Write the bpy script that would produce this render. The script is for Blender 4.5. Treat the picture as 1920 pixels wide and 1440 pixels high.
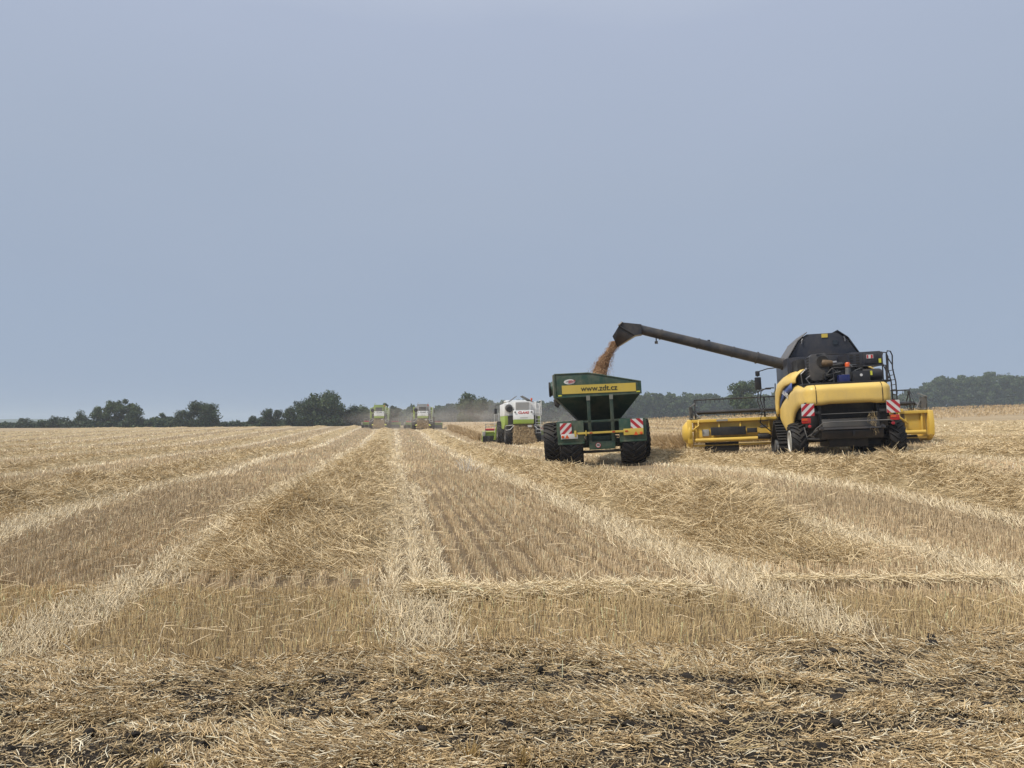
import bpy, bmesh, math, random
import numpy as np
from mathutils import Vector, Matrix

R = math.radians
rng = np.random.default_rng(7)
random.seed(7)
for o in list(bpy.data.objects):
    bpy.data.objects.remove(o)
scene = bpy.context.scene
col = scene.collection

# ------------------------------------------------------------------ camera
EYE = 1.65
PITCH = math.atan(75 / 1442)
cam_d = bpy.data.cameras.new('camera')
cam_d.sensor_width = 36
cam_d.lens = 1442 / 1920 * 36
cam_d.clip_start = 0.1
cam_d.clip_end = 9000
cam = bpy.data.objects.new('camera', cam_d)
col.objects.link(cam)
cam.location = (0, 0, EYE)
cam.rotation_euler = (R(90) + PITCH, 0, 0)
scene.camera = cam

# ------------------------------------------------------------------ world, sun, exposure
SUN_EL, SUN_AZ = R(52), R(-118)          # azimuth from +Y, clockwise: the light comes over the left shoulder
w = bpy.data.worlds.new('World')
scene.world = w
w.use_nodes = True
nt = w.node_tree
nt.nodes.clear()
out = nt.nodes.new('ShaderNodeOutputWorld')
mixs = nt.nodes.new('ShaderNodeMixShader')
mixs.inputs[0].default_value = 0.88
sky = nt.nodes.new('ShaderNodeTexSky')
sky.sky_type = 'NISHITA'
sky.sun_disc = False
sky.sun_elevation = SUN_EL
sky.sun_rotation = SUN_AZ
sky.dust_density = 4.0
bg1 = nt.nodes.new('ShaderNodeBackground')
bg1.inputs[1].default_value = 0.06
nt.links.new(sky.outputs[0], bg1.inputs[0])
tc = nt.nodes.new('ShaderNodeTexCoord')
sep = nt.nodes.new('ShaderNodeSeparateXYZ')
nt.links.new(tc.outputs['Generated'], sep.inputs[0])
# very faint, wide cloud structure
nz = nt.nodes.new('ShaderNodeTexNoise')
nz.inputs['Scale'].default_value = 2.2
nz.inputs['Detail'].default_value = 4
mp = nt.nodes.new('ShaderNodeMapping')
mp.inputs['Scale'].default_value = (1, 1, 2.5)
nt.links.new(tc.outputs['Generated'], mp.inputs[0])
nt.links.new(mp.outputs[0], nz.inputs['Vector'])
ma = nt.nodes.new('ShaderNodeMath'); ma.operation = 'MULTIPLY_ADD'
ma.inputs[1].default_value = 0.16
ma.inputs[2].default_value = -0.08
nt.links.new(nz.outputs[0], ma.inputs[0])
ad = nt.nodes.new('ShaderNodeMath'); ad.operation = 'ADD'
nt.links.new(sep.outputs['Z'], ad.inputs[0])
nt.links.new(ma.outputs[0], ad.inputs[1])
rp = nt.nodes.new('ShaderNodeValToRGB')
cr = rp.color_ramp
stops = [(0.0, (.350, .450, .608)), (0.07, (.352, .447, .600)), (0.17, (.370, .452, .592)), (0.30, (.408, .482, .612)),
         (0.47, (.460, .528, .675)), (0.7, (.70, .75, .85)), (1.0, (.95, .97, 1.0))]
cr.elements[0].position, cr.elements[0].color = stops[0][0], (*stops[0][1], 1)
cr.elements[1].position, cr.elements[1].color = stops[-1][0], (*stops[-1][1], 1)
for p, c in stops[1:-1]:
    e = cr.elements.new(p); e.color = (*c, 1)
nt.links.new(ad.outputs[0], rp.inputs[0])
bg2 = nt.nodes.new('ShaderNodeBackground')
bg2.inputs[1].default_value = 1.0
nt.links.new(rp.outputs[0], bg2.inputs[0])
nt.links.new(bg1.outputs[0], mixs.inputs[1])
nt.links.new(bg2.outputs[0], mixs.inputs[2])
nt.links.new(mixs.outputs[0], out.inputs[0])

sun_d = bpy.data.lights.new('sun', 'SUN')
sun_d.energy = 3.5
sun_d.angle = R(8)
sun_d.color = (1.0, 0.93, 0.82)
sun = bpy.data.objects.new('sun', sun_d)
col.objects.link(sun)
to_sun = Vector((math.sin(SUN_AZ) * math.cos(SUN_EL), math.cos(SUN_AZ) * math.cos(SUN_EL), math.sin(SUN_EL)))
sun.rotation_euler = to_sun.to_track_quat('Z', 'Y').to_euler()
sun.location = (-30, -20, 60)

vs = scene.view_settings
scene.display_settings.display_device = 'sRGB'
vs.view_transform = 'Standard'
vs.look = 'None'
vs.exposure = 0.0
vs.gamma = 1.0
vs.use_curve_mapping = False
cy = scene.cycles
cy.max_bounces = 6
cy.diffuse_bounces = 3
cy.glossy_bounces = 2
cy.transmission_bounces = 3
cy.volume_bounces = 1
cy.transparent_max_bounces = 8
cy.use_denoising = True
cy.denoiser = 'OPENIMAGEDENOISE'
cy.denoising_input_passes = 'RGB_ALBEDO_NORMAL'
cy.use_adaptive_sampling = False
cy.sample_clamp_indirect = 6

# ------------------------------------------------------------------ helpers
def tag(o, label=None, cat=None, group=None, kind=None):
    if label: o['label'] = label
    if cat: o['category'] = cat
    if group: o['group'] = group
    if kind: o['kind'] = kind
    return o

def thing(name, label, cat, loc=(0, 0, 0), rot=(0, 0, 0), group=None):
    o = bpy.data.objects.new(name, None)
    o.empty_display_size = 0.3
    col.objects.link(o)
    o.location = loc
    o.rotation_euler = rot
    return tag(o, label, cat, group)

class MB:
    """collects shapes and links them as one mesh object"""
    def __init__(s):
        s.v = []; s.f = []; s.m = []
    def add(s, vs, fs, m=0):
        b = len(s.v)
        s.v += [tuple(v) for v in vs]
        s.f += [tuple(b + i for i in f) for f in fs]
        s.m += [m] * len(fs)
    def box(s, c, d, rot=None, m=0):
        hx, hy, hz = d[0] / 2, d[1] / 2, d[2] / 2
        vs = [Vector((x, y, z)) for x in (-hx, hx) for y in (-hy, hy) for z in (-hz, hz)]
        if rot is not None:
            M = Matrix.Rotation(rot[2], 3, 'Z') @ Matrix.Rotation(rot[1], 3, 'Y') @ Matrix.Rotation(rot[0], 3, 'X')
            vs = [M @ v for v in vs]
        vs = [v + Vector(c) for v in vs]
        s.add(vs, [(0, 1, 3, 2), (4, 6, 7, 5), (0, 4, 5, 1), (2, 3, 7, 6), (0, 2, 6, 4), (1, 5, 7, 3)], m)
    def b(s, x0, x1, y0, y1, z0, z1, m=0):
        s.box(((x0 + x1) / 2, (y0 + y1) / 2, (z0 + z1) / 2), (abs(x1 - x0), abs(y1 - y0), abs(z1 - z0)), None, m)
    def prism(s, pts, axis, a0, a1, m=0):
        """polygon extruded along axis; pts are in the other two axes in xyz order"""
        def P(p, a):
            if axis == 'x': return (a, p[0], p[1])
            if axis == 'y': return (p[0], a, p[1])
            return (p[0], p[1], a)
        n = len(pts)
        vs = [P(p, a0) for p in pts] + [P(p, a1) for p in pts]
        fs = [tuple(range(n)), tuple(range(2 * n - 1, n - 1, -1))]
        fs += [(i, i + n, (i + 1) % n + n, (i + 1) % n) for i in range(n)]
        s.add(vs, fs, m)
    def hexa(s, lo, hi, m=0):
        """two quads joined (8 corners)"""
        vs = list(lo) + list(hi)
        s.add(vs, [(3, 2, 1, 0), (4, 5, 6, 7), (0, 1, 5, 4), (1, 2, 6, 5), (2, 3, 7, 6), (3, 0, 4, 7)], m)
    def tube(s, pts, r, n=8, m=0, cap=True):
        pts = [Vector(p) for p in pts]
        rs = r if isinstance(r, (list, tuple)) else [r] * len(pts)
        rings = []
        up = Vector((0.13, 0.21, 0.97))
        for i, p in enumerate(pts):
            a = pts[max(i - 1, 0)]; c = pts[min(i + 1, len(pts) - 1)]
            t = (c - a).normalized()
            u = t.cross(up)
            if u.length < 1e-3: u = t.cross(Vector((1, 0, 0)))
            u.normalize(); v = t.cross(u)
            rings.append([p + (u * math.cos(2 * math.pi * k / n) + v * math.sin(2 * math.pi * k / n)) * rs[i] for k in range(n)])
        vs = [q for rg in rings for q in rg]
        fs = []
        for i in range(len(pts) - 1):
            for k in range(n):
                k2 = (k + 1) % n
                fs.append((i * n + k, i * n + k2, (i + 1) * n + k2, (i + 1) * n + k))
        if cap:
            fs.append(tuple(range(n - 1, -1, -1)))
            fs.append(tuple(range((len(pts) - 1) * n, len(pts) * n)))
        s.add(vs, fs, m)
    def lathe(s, prof, c, axis='x', n=28, m=0, cap=True):
        """prof: list of (a along axis, radius)"""
        vs = []
        for a, r in prof:
            for k in range(n):
                t = 2 * math.pi * k / n
                p, q = r * math.cos(t), r * math.sin(t)
                d = (a, p, q) if axis == 'x' else ((p, a, q) if axis == 'y' else (p, q, a))
                vs.append((c[0] + d[0], c[1] + d[1], c[2] + d[2]))
        fs = []
        for i in range(len(prof) - 1):
            for k in range(n):
                k2 = (k + 1) % n
                fs.append((i * n + k, (i + 1) * n + k, (i + 1) * n + k2, i * n + k2))
        if cap and prof[0][1] > 1e-4: fs.append(tuple(range(n)))
        if cap and prof[-1][1] > 1e-4: fs.append(tuple(range(len(prof) * n - 1, (len(prof) - 1) * n - 1, -1)))
        s.add(vs, fs, m)
    def loft(s, secs, m=0, closed=False):
        n = len(secs[0])
        vs = [p for sc in secs for p in sc]
        fs = []
        for i in range(len(secs) - 1):
            for k in range(n if closed else n - 1):
                k2 = (k + 1) % n
                fs.append((i * n + k, i * n + k2, (i + 1) * n + k2, (i + 1) * n + k))
        s.add(vs, fs, m)
    def poly(s, pts, m=0):
        s.add(pts, [tuple(range(len(pts)))], m)
    def build(s, name, mats, parent=None, bevel=0, smooth=True, solid=0, offset=-1):
        me = bpy.data.meshes.new(name)
        me.from_pydata(s.v, [], s.f)
        if not isinstance(mats, (list, tuple)): mats = [mats]
        for m in mats: me.materials.append(m)
        me.polygons.foreach_set('material_index', s.m)
        bm = bmesh.new(); bm.from_mesh(me)
        bmesh.ops.remove_doubles(bm, verts=bm.verts, dist=1e-6)
        bmesh.ops.recalc_face_normals(bm, faces=bm.faces)
        if bevel:
            es = [e for e in bm.edges if len(e.link_faces) == 2 and e.calc_face_angle(0) > 0.6]
            bmesh.ops.bevel(bm, geom=es, offset=bevel, segments=2, affect='EDGES', clamp_overlap=True, profile=0.6)
        bm.to_mesh(me); bm.free()
        if smooth:
            me.polygons.foreach_set('use_smooth', [True] * len(me.polygons))
            me.set_sharp_from_angle(angle=R(38))
        o = bpy.data.objects.new(name, me)
        col.objects.link(o)
        if parent is not None: o.parent = parent
        if solid:
            md = o.modifiers.new('thickness', 'SOLIDIFY'); md.thickness = solid; md.offset = offset
        return o

# ------------------------------------------------------------------ materials
def _principled(name):
    m = bpy.data.materials.new(name)
    m.use_nodes = True
    return m, m.node_tree, m.node_tree.nodes['Principled BSDF']

def N(nt, t, **kw):
    n = nt.nodes.new(t)
    for k, v in kw.items(): setattr(n, k, v)
    return n

def mixcol(nt, fac, a, b, mode='MIX'):
    n = nt.nodes.new('ShaderNodeMix'); n.data_type = 'RGBA'; n.blend_type = mode
    for sock, val in ((n.inputs[0], fac), (n.inputs[6], a), (n.inputs[7], b)):
        if hasattr(val, 'is_linked') or hasattr(val, 'links'): nt.links.new(val, sock)
        elif isinstance(val, (int, float)): sock.default_value = val
        else: sock.default_value = (*val, 1)
    return n.outputs[2]

def math_(nt, op, a, b=0.0, c=None, clamp=False):
    n = nt.nodes.new('ShaderNodeMath'); n.operation = op; n.use_clamp = clamp
    for i, v in enumerate((a, b, c)):
        if v is None: continue
        if hasattr(v, 'links'): nt.links.new(v, n.inputs[i])
        else: n.inputs[i].default_value = v
    return n.outputs[0]

def noise(nt, vec, scale, detail=4, rough=0.55, dist=0.0):
    n = nt.nodes.new('ShaderNodeTexNoise')
    n.inputs['Scale'].default_value = scale
    n.inputs['Detail'].default_value = detail
    n.inputs['Roughness'].default_value = rough
    n.inputs['Distortion'].default_value = dist
    if vec is not None: nt.links.new(vec, n.inputs['Vector'])
    return n.outputs[0]

def ramp(nt, fac, lo, hi):
    n = nt.nodes.new('ShaderNodeMapRange'); n.clamp = True
    nt.links.new(fac, n.inputs[0])
    n.inputs[1].default_value = lo; n.inputs[2].default_value = hi
    return n.outputs[0]

def scaled(nt, vec, sc):
    n = nt.nodes.new('ShaderNodeMapping'); n.inputs['Scale'].default_value = sc
    nt.links.new(vec, n.inputs[0])
    return n.outputs[0]

def bump(nt, bs, h, strength=0.3, dist=0.02):
    n = nt.nodes.new('ShaderNodeBump'); n.inputs['Strength'].default_value = strength; n.inputs['Distance'].default_value = dist
    nt.links.new(h, n.inputs['Height']); nt.links.new(n.outputs[0], bs.inputs['Normal'])

DUST = (.36, .29, .19)
def paint(name, rgb, rough=.42, dust=.3, metal=0.0, dscale=1.6, spec=.45, dustcol=DUST, bmp=0.0):
    m, nt, bs = _principled(name)
    tcn = N(nt, 'ShaderNodeTexCoord').outputs['Object']
    n1 = noise(nt, tcn, dscale, 8, .65, .4)
    n2 = noise(nt, scaled(nt, tcn, (14, 14, 3)), 1.0, 4, .6)     # vertical streaks
    f = math_(nt, 'MULTIPLY_ADD', ramp(nt, n1, .42, .78), .75, math_(nt, 'MULTIPLY', ramp(nt, n2, .5, .9), .35), True)
    f = math_(nt, 'MULTIPLY', f, dust, None, True)
    v = noise(nt, tcn, .7, 2)
    c0 = mixcol(nt, ramp(nt, v, .3, .7), tuple(x * .86 for x in rgb), tuple(min(1, x * 1.1) for x in rgb))
    nt.links.new(mixcol(nt, f, c0, dustcol), bs.inputs['Base Color'])
    nt.links.new(math_(nt, 'MULTIPLY_ADD', f, .5, rough, True), bs.inputs['Roughness'])
    bs.inputs['Metallic'].default_value = metal
    bs.inputs['Specular IOR Level'].default_value = spec
    if bmp: bump(nt, bs, n1, bmp, .02)
    return m

M = {}
M['yellow'] = paint('yellow_paint', (.80, .56, .15), .36, .38, dscale=2.2)
M['yellow_h'] = paint('header_yellow_paint', (.72, .48, .075), .44, .42)
M['black'] = paint('black_plastic', (.020, .021, .025), .42, .16)
M['blackdusty'] = paint('dusty_black_steel', (.013, .0135, .015), .45, .13)
M['chassis'] = paint('chassis_black', (.010, .010, .011), .7, .16)
M['gun'] = paint('auger_grey_black', (.030, .031, .036), .34, .30)
M['tank'] = paint('tank_black_steel', (.022, .025, .036), .36, .18)
M['tanklit'] = paint('tank_cover_lit', (.11, .11, .115), .5, .35)  # tank black lightened to grey: light from the left painted in
M['rubber'] = paint('rubber', (.016, .0165, .019), .62, .14, dscale=3, spec=.25, bmp=.25)
M['rim'] = paint('rim_cream', (.62, .62, .58), .45, .3)
M['rimgrey'] = paint('rim_dark', (.1, .1, .1), .5, .5)
M['screen'] = paint('screen_grey', (.042, .044, .050), .5, .3)
M['sheet'] = paint('lit_dusty_green', (.20, .21, .18), .55, .4)  # dusty hopper green, paled for the light on its left flank
M['limepale'] = paint('dusty_light_green', (.30, .38, .14), .5, .4)
M['blue'] = paint('decal_blue', (.05, .10, .32), .4, .25)
M['bluebox'] = paint('blue_plastic', (.01, .02, .12), .4, .2)
M['white'] = paint('white_paint', (.74, .76, .76), .4, .22)
M['whiteplain'] = paint('white_decal', (.62, .62, .61), .5, .22)
M['red'] = paint('red_reflective', (.42, .015, .03), .4, .15)
M['orange'] = paint('orange_lamp', (.62, .10, .02), .25, .1)
M['redlamp'] = paint('red_lamp', (.40, .02, .02), .2, .1)
M['green'] = paint('dark_green_paint', (.022, .062, .042), .40, .44, dscale=2.2)
M['green2'] = paint('dark_green_steel', (.014, .040, .028), .45, .3)
M['lime'] = paint('light_green_paint', (.30, .43, .06), .42, .3)
M['grey'] = paint('light_grey_steel', (.32, .33, .33), .5, .4)
M['dgrey'] = paint('dark_grey_steel', (.10, .105, .11), .55, .4)
M['yellowband'] = paint('yellow_band', (.56, .42, .07), .55, .30)
M['ink'] = paint('dark_lettering', (.02, .03, .02), .6, .1)
M['redink'] = paint('red_lettering', (.50, .02, .03), .5, .1)
M['steel'] = paint('bare_steel', (.30, .30, .31), .35, .5, metal=.7)
M['stain'] = paint('brown_stained_steel', (.10, .06, .025), .6, .4)
M['spread'] = paint('spreader_steel', (.03, .03, .034), .2, .15, metal=.3)
M['yellowdisc'] = paint('spreader_yellow', (.62, .62, .06), .4, .2)

def glass_mat():
    m, nt, bs = _principled('cab_glass')
    bs.inputs['Base Color'].default_value = (.02, .025, .03, 1)
    bs.inputs['Roughness'].default_value = .08
    bs.inputs['Specular IOR Level'].default_value = .6
    return m
M['glass'] = glass_mat()

def attr_mat(name, rough=.6, spec=.3, trans=0.0):
    m, nt, bs = _principled(name)
    a = N(nt, 'ShaderNodeAttribute'); a.attribute_name = 'tint'
    nt.links.new(a.outputs['Color'], bs.inputs['Base Color'])
    bs.inputs['Roughness'].default_value = rough
    bs.inputs['Specular IOR Level'].default_value = spec
    if trans:
        d = N(nt, 'ShaderNodeBsdfTranslucent'); nt.links.new(a.outputs['Color'], d.inputs[0])
        mx = N(nt, 'ShaderNodeMixShader'); mx.inputs[0].default_value = trans
        nt.links.new(bs.outputs[0], mx.inputs[1]); nt.links.new(d.outputs[0], mx.inputs[2])
        nt.links.new(mx.outputs[0], nt.nodes['Material Output'].inputs[0])
    return m
M['straw'] = attr_mat('straw', .5, .35)
M['leaf'] = attr_mat('leaves', .6, .25, .2)
M['grain'] = attr_mat('grain', .6, .3)
M['soilclod'] = paint('soil_clod', (.022, .019, .017), .9, .10, dscale=20, spec=.2, bmp=.5)
M['bark'] = paint('bark', (.07, .055, .04), .9, .2, dscale=4, bmp=.4)

# ------------------------------------------------------------------ terrain
def lerp_s(y, ks, vals):
    y = np.asarray(y, float)
    ks = np.asarray(ks, float); vals = np.asarray(vals, float)
    i = np.clip(np.searchsorted(ks, y) - 1, 0, len(ks) - 2)
    t = np.clip((y - ks[i]) / (ks[i + 1] - ks[i]), 0, 1)
    # monotone-ish cubic (finite difference tangents)
    d = np.gradient(vals, ks)
    h = ks[i + 1] - ks[i]
    t2, t3 = t * t, t * t * t
    return (2 * t3 - 3 * t2 + 1) * vals[i] + (t3 - 2 * t2 + t) * h * d[i] + (-2 * t3 + 3 * t2) * vals[i + 1] + (t3 - t2) * h * d[i + 1]

_perm = np.random.default_rng(3).random((256, 256))
def vnoise(x, y):
    x = np.asarray(x, float); y = np.asarray(y, float)
    xi = np.floor(x).astype(int); yi = np.floor(y).astype(int)
    fx = x - xi; fy = y - yi
    fx = fx * fx * (3 - 2 * fx); fy = fy * fy * (3 - 2 * fy)
    g = lambda a, b: _perm[a & 255, b & 255]
    return (g(xi, yi) * (1 - fx) + g(xi + 1, yi) * fx) * (1 - fy) + (g(xi, yi + 1) * (1 - fx) + g(xi + 1, yi + 1) * fx) * fy
def fbm(x, y, o=4):
    s = 0; a = .5; t = 0
    for i in range(o):
        s = s + a * vnoise(x * 2 ** i + 17.3 * i, y * 2 ** i + 5.1 * i); t += a; a *= .55
    return s / t

KY = [-3000, -50, 9, 15, 27, 45, 62, 90, 120, 145, 165, 200, 260, 400, 800, 3000]
BZ = [0, 0, 0, 0.02, 0.03, -.03, -.05, .45, 1.00, 1.40, 1.40, .9, -.2, 2.0, 0, -3]
SR = [0, 0, 0, .05, .058, .05, .045, .040, .038, .0365, .0365, .030, .024, .030, .018, .001]
SL = [0, 0, 0, 0, 0, 0, 0, .002, .004, .006, .006, .005, .008, .025, .018, 0]
def gz(x, y):
    x = np.asarray(x, float); y = np.asarray(y, float)
    z = lerp_s(y, KY, BZ)
    xr = np.where(x > 0, np.sqrt(x * x + 4) - 2, 0)
    xr = np.minimum(xr, 260)
    xl = np.clip(np.minimum(x, 0), -400, 0)
    z = z + lerp_s(y, KY, SR) * xr + lerp_s(y, KY, SL) * xl
    a = np.clip((y - 10) / 30, 0, 1)
    z = z + a * (.16 * (fbm(x / 14 + 3.7, y / 14 + 9.1, 2) - .5))
    return z
def gz1(x, y): return float(gz(np.array([x]), np.array([y]))[0])

ROW = 0.153
def srow(x, y): return x + ROW * y
PASS0, PASSW = -1.2, 6.05
def headland(x): return 5.62 + .13 * x            # where the worked strip in front ends
CROSS_Y = 7.5                                      # where the first cross-wise pass ends

cp, sp = math.cos(PITCH), math.sin(PITCH)
def P(px, py, d):
    """world point seen at photo pixel (px, py) at world depth y = d"""
    rx, up, fw = px - 960, 720 - py, 1442
    y = fw * cp - up * sp
    z = fw * sp + up * cp
    k = d / y
    return Vector((rx * k, d, EYE + z * k))

def grid_obj(name, xs, ys, zf, mat):
    X, Y = np.meshgrid(xs, ys)
    Z = zf(X, Y)
    nx, ny = len(xs), len(ys)
    me = bpy.data.meshes.new(name)
    co = np.stack([X, Y, Z], -1).reshape(-1, 3)
    i = np.arange(nx * ny).reshape(ny, nx)
    q = np.stack([i[:-1, :-1], i[:-1, 1:], i[1:, 1:], i[1:, :-1]], -1).reshape(-1, 4)
    np_mesh(me, co, q)
    me.polygons.foreach_set('use_smooth', np.ones(len(q), bool))
    me.materials.append(mat)
    o = bpy.data.objects.new(name, me)
    col.objects.link(o)
    return o

def np_mesh(me, co, faces):
    n = len(faces); k = faces.shape[1]
    me.vertices.add(len(co)); me.vertices.foreach_set('co', np.ascontiguousarray(co, np.float32).ravel())
    me.loops.add(n * k); me.loops.foreach_set('vertex_index', np.ascontiguousarray(faces, np.int32).ravel())
    me.polygons.add(n); me.polygons.foreach_set('loop_start', np.arange(0, n * k, k, dtype=np.int32))
    me.update(calc_edges=True)

def field_material():
    m, nt, bs = _principled('field_ground')
    tcn = N(nt, 'ShaderNodeTexCoord').outputs['Object']
    sx = N(nt, 'ShaderNodeSeparateXYZ'); nt.links.new(tcn, sx.inputs[0])
    x, y = sx.outputs[0], sx.outputs[1]
    s = math_(nt, 'MULTIPLY_ADD', y, ROW, x)
    wob = math_(nt, 'MULTIPLY_ADD', noise(nt, tcn, .35, 3), .7, -.35)
    s2 = math_(nt, 'ADD', s, wob)
    ph = math_(nt, 'DIVIDE', math_(nt, 'ADD', s2, -PASS0 + PASSW / 2), PASSW)
    fr = math_(nt, 'SUBTRACT', math_(nt, 'FRACT', ph), .5)
    t = math_(nt, 'ABSOLUTE', math_(nt, 'MULTIPLY', fr, PASSW))
    trk = math_(nt, 'ABSOLUTE', math_(nt, 'SUBTRACT', t, 1.42))
    trk = math_(nt, 'SUBTRACT', 1.0, ramp(nt, trk, .22, .46))
    uncut = ramp(nt, t, PASSW / 2 - .28, PASSW / 2 - .12)
    # rows along the driving direction
    cx = N(nt, 'ShaderNodeCombineXYZ')
    nt.links.new(s, cx.inputs[0]); nt.links.new(math_(nt, 'MULTIPLY', y, .06), cx.inputs[1])
    rows = noise(nt, cx.outputs[0], 3.2, 5, .6)
    big = noise(nt, tcn, .12, 4)
    fine = noise(nt, tcn, 22, 6, .7)
    mid = noise(nt, scaled(nt, tcn, (1, .5, 1)), 2.2, 5, .65)
    c = mixcol(nt, ramp(nt, rows, .33, .66), (.245, .185, .120), (.415, .325, .215))
    c = mixcol(nt, ramp(nt, mid, .35, .7), c, (.40, .305, .185))
    c = mixcol(nt, math_(nt, 'MULTIPLY', ramp(nt, big, .4, .7), .6), c, (.46, .36, .225))
    c = mixcol(nt, math_(nt, 'MULTIPLY', trk, .75), c, (.62, .525, .37))
    c = mixcol(nt, math_(nt, 'MULTIPLY', uncut, .35), c, (.20, .18, .09))
    # close to the camera the stalks stand over darker chaff and earth
    near = ramp(nt, y, 14, 34)
    nearc = mixcol(nt, ramp(nt, fine, .35, .65), (.10, .074, .047), (.31, .232, .145))
    c = mixcol(nt, near, nearc, c)
    c = mixcol(nt, math_(nt, 'MULTIPLY', ramp(nt, fine, .3, .72), .35), c, (.20, .15, .095), 'MULTIPLY')
    # worked strip: black earth
    hb = math_(nt, 'SUBTRACT', y, math_(nt, 'MULTIPLY_ADD', x, .13, 5.62))
    hb = math_(nt, 'MULTIPLY_ADD', noise(nt, tcn, 1.3, 4), .6, math_(nt, 'ADD', hb, -.3))
    soil = mixcol(nt, ramp(nt, noise(nt, tcn, 9, 6, .7), .5, .75), (.028, .024, .021), (.085, .068, .051))
    c = mixcol(nt, ramp(nt, hb, -.1, .12), soil, c)
    # grass beyond the crest
    g = mixcol(nt, mid, (.06, .085, .03), (.11, .125, .05))
    c = mixcol(nt, ramp(nt, y, 166, 172), c, g)
    nt.links.new(c, bs.inputs['Base Color'])
    bs.inputs['Roughness'].default_value = .9
    bs.inputs['Specular IOR Level'].default_value = .15
    h = math_(nt, 'ADD', fine, math_(nt, 'MULTIPLY', mid, 1.5))
    bump(nt, bs, h, .6, .05)
    return m

def graded(*segs):
    o = []
    for a, b, st in segs:
        n = max(1, int(round((b - a) / st)))
        o += list(np.linspace(a, b, n, endpoint=False))
    return o + [segs[-1][1]]
yl = graded((-40, 2, 3), (2, 8.4, .07), (8.4, 40, .45), (40, 170, 2.2), (170, 420, 10), (420, 3000, 120))
xh = graded((0, 6, .07), (6, 42, .6), (42, 170, 4), (170, 420, 15), (420, 3000, 120))
xl_ = np.array([-a for a in xh[::-1]] + xh[1:])
def field_z(X, Y):
    z = gz(X, Y)
    nearm = np.clip(1 - (Y - headland(X)) / .3, 0, 1) * (np.abs(X) < 6.2) * (Y > 1.9)
    z = z + nearm * (.055 * (fbm(X * 1.2, Y * 4.5, 3) - .5) + .04 * (fbm(X * 7, Y * 7, 3) - .5))
    return z
ground = tag(grid_obj('ground', xl_, np.array(yl), field_z, field_material()), kind='structure')

# ------------------------------------------------------------------ ribbons (stalks, straws, leaves)
class Ribbons:
    def __init__(s):
        s.co = []; s.fa = []; s.tint = []; s.n = 0
    def add(s, p0, d, L, W, tint, bend=0.0, prism=False, seed=1):
        n = len(p0)
        if n == 0: return
        L = np.broadcast_to(np.asarray(L, float), n)[:, None]
        W = np.broadcast_to(np.asarray(W, float), n)[:, None]
        rv = rng.normal(size=(n, 3))
        sd = np.cross(d, rv); sd /= np.linalg.norm(sd, axis=1, keepdims=True) + 1e-9
        bn = rng.normal(size=(n, 3)) * bend * L
        bn[:, 2] -= np.abs(bn[:, 2]) * .5
        mid = p0 + d * L * .52
        tip = p0 + d * L + bn
        if prism:
            t2 = np.cross(d, sd)
            offs = [sd, -.5 * sd + .866 * t2, -.5 * sd - .866 * t2]
            V = np.stack([p + o * W * .5 for p in (p0, mid, tip) for o in offs], 1)   # n,9,3
            b = (np.arange(n) * 9)[:, None] + s.n
            F = []
            for r in (0, 3):
                for k in range(3):
                    k2 = (k + 1) % 3
                    F.append(np.concatenate([b + r + k, b + r + k2, b + r + 3 + k2, b + r + 3 + k], 1))
            F = np.stack(F, 1).reshape(-1, 4); nf = 6; nv = 9
        else:
            h = sd * W * .5
            V = np.stack([p0 - h, p0 + h, mid - h, mid + h, tip - h * .7, tip + h * .7], 1)
            b = (np.arange(n) * 6)[:, None] + s.n
            F = np.stack([np.concatenate([b, b + 1, b + 3, b + 2], 1), np.concatenate([b + 2, b + 3, b + 5, b + 4], 1)], 1).reshape(-1, 4)
            nf = 2; nv = 6
        s.co.append(V.reshape(-1, 3)); s.fa.append(F); s.n += n * nv
        s.tint.append(np.repeat(np.asarray(tint, float), nf, 0))
    def cards(s, c, nrm, size, tint, asp=1.0):
        n = len(c)
        rv = rng.normal(size=(n, 3))
        u = np.cross(nrm, rv); u /= np.linalg.norm(u, axis=1, keepdims=True) + 1e-9
        v = np.cross(nrm, u)
        sz = np.broadcast_to(np.asarray(size, float), n)[:, None] * .5
        V = np.stack([c - u * sz, c + v * sz * asp, c + u * sz, c - v * sz * asp], 1)
        b = (np.arange(n) * 4)[:, None] + s.n
        s.fa.append(np.concatenate([b, b + 1, b + 2, b + 3], 1)); s.co.append(V.reshape(-1, 3)); s.n += n * 4
        s.tint.append(np.asarray(tint, float))
    def mesh_add(s, co, quads, tint):
        s.co.append(co); s.fa.append(quads + s.n); s.n += len(co); s.tint.append(np.broadcast_to(np.asarray(tint, float), (len(quads), 3)))
    def data(s, name, mat):
        me = bpy.data.meshes.new(name)
        np_mesh(me, np.concatenate(s.co), np.concatenate(s.fa))
        t = np.concatenate(s.tint)
        a = me.attributes.new('tint', 'FLOAT_COLOR', 'FACE')
        a.data.foreach_set('color', np.concatenate([t, np.ones((len(t), 1))], 1).astype(np.float32).ravel())
        me.materials.append(mat)
        return me
    def build(s, name, mat, parent=None):
        o = bpy.data.objects.new(name, s.data(name, mat))
        col.objects.link(o)
        if parent: o.parent = parent
        return o

def tints(n, a, b, jit=.12, grey=0.0):
    t = rng.random((n, 1))
    c = np.array(a) * (1 - t) + np.array(b) * t
    c = c * (1 + rng.normal(size=(n, 1)) * jit) * np.array([1.03, 1.0, .945])
    return np.clip(c, .01, .95)

def in_view(x, y, margin=.06):
    return np.abs(x) < (.666 + margin) * y + .4

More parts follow.
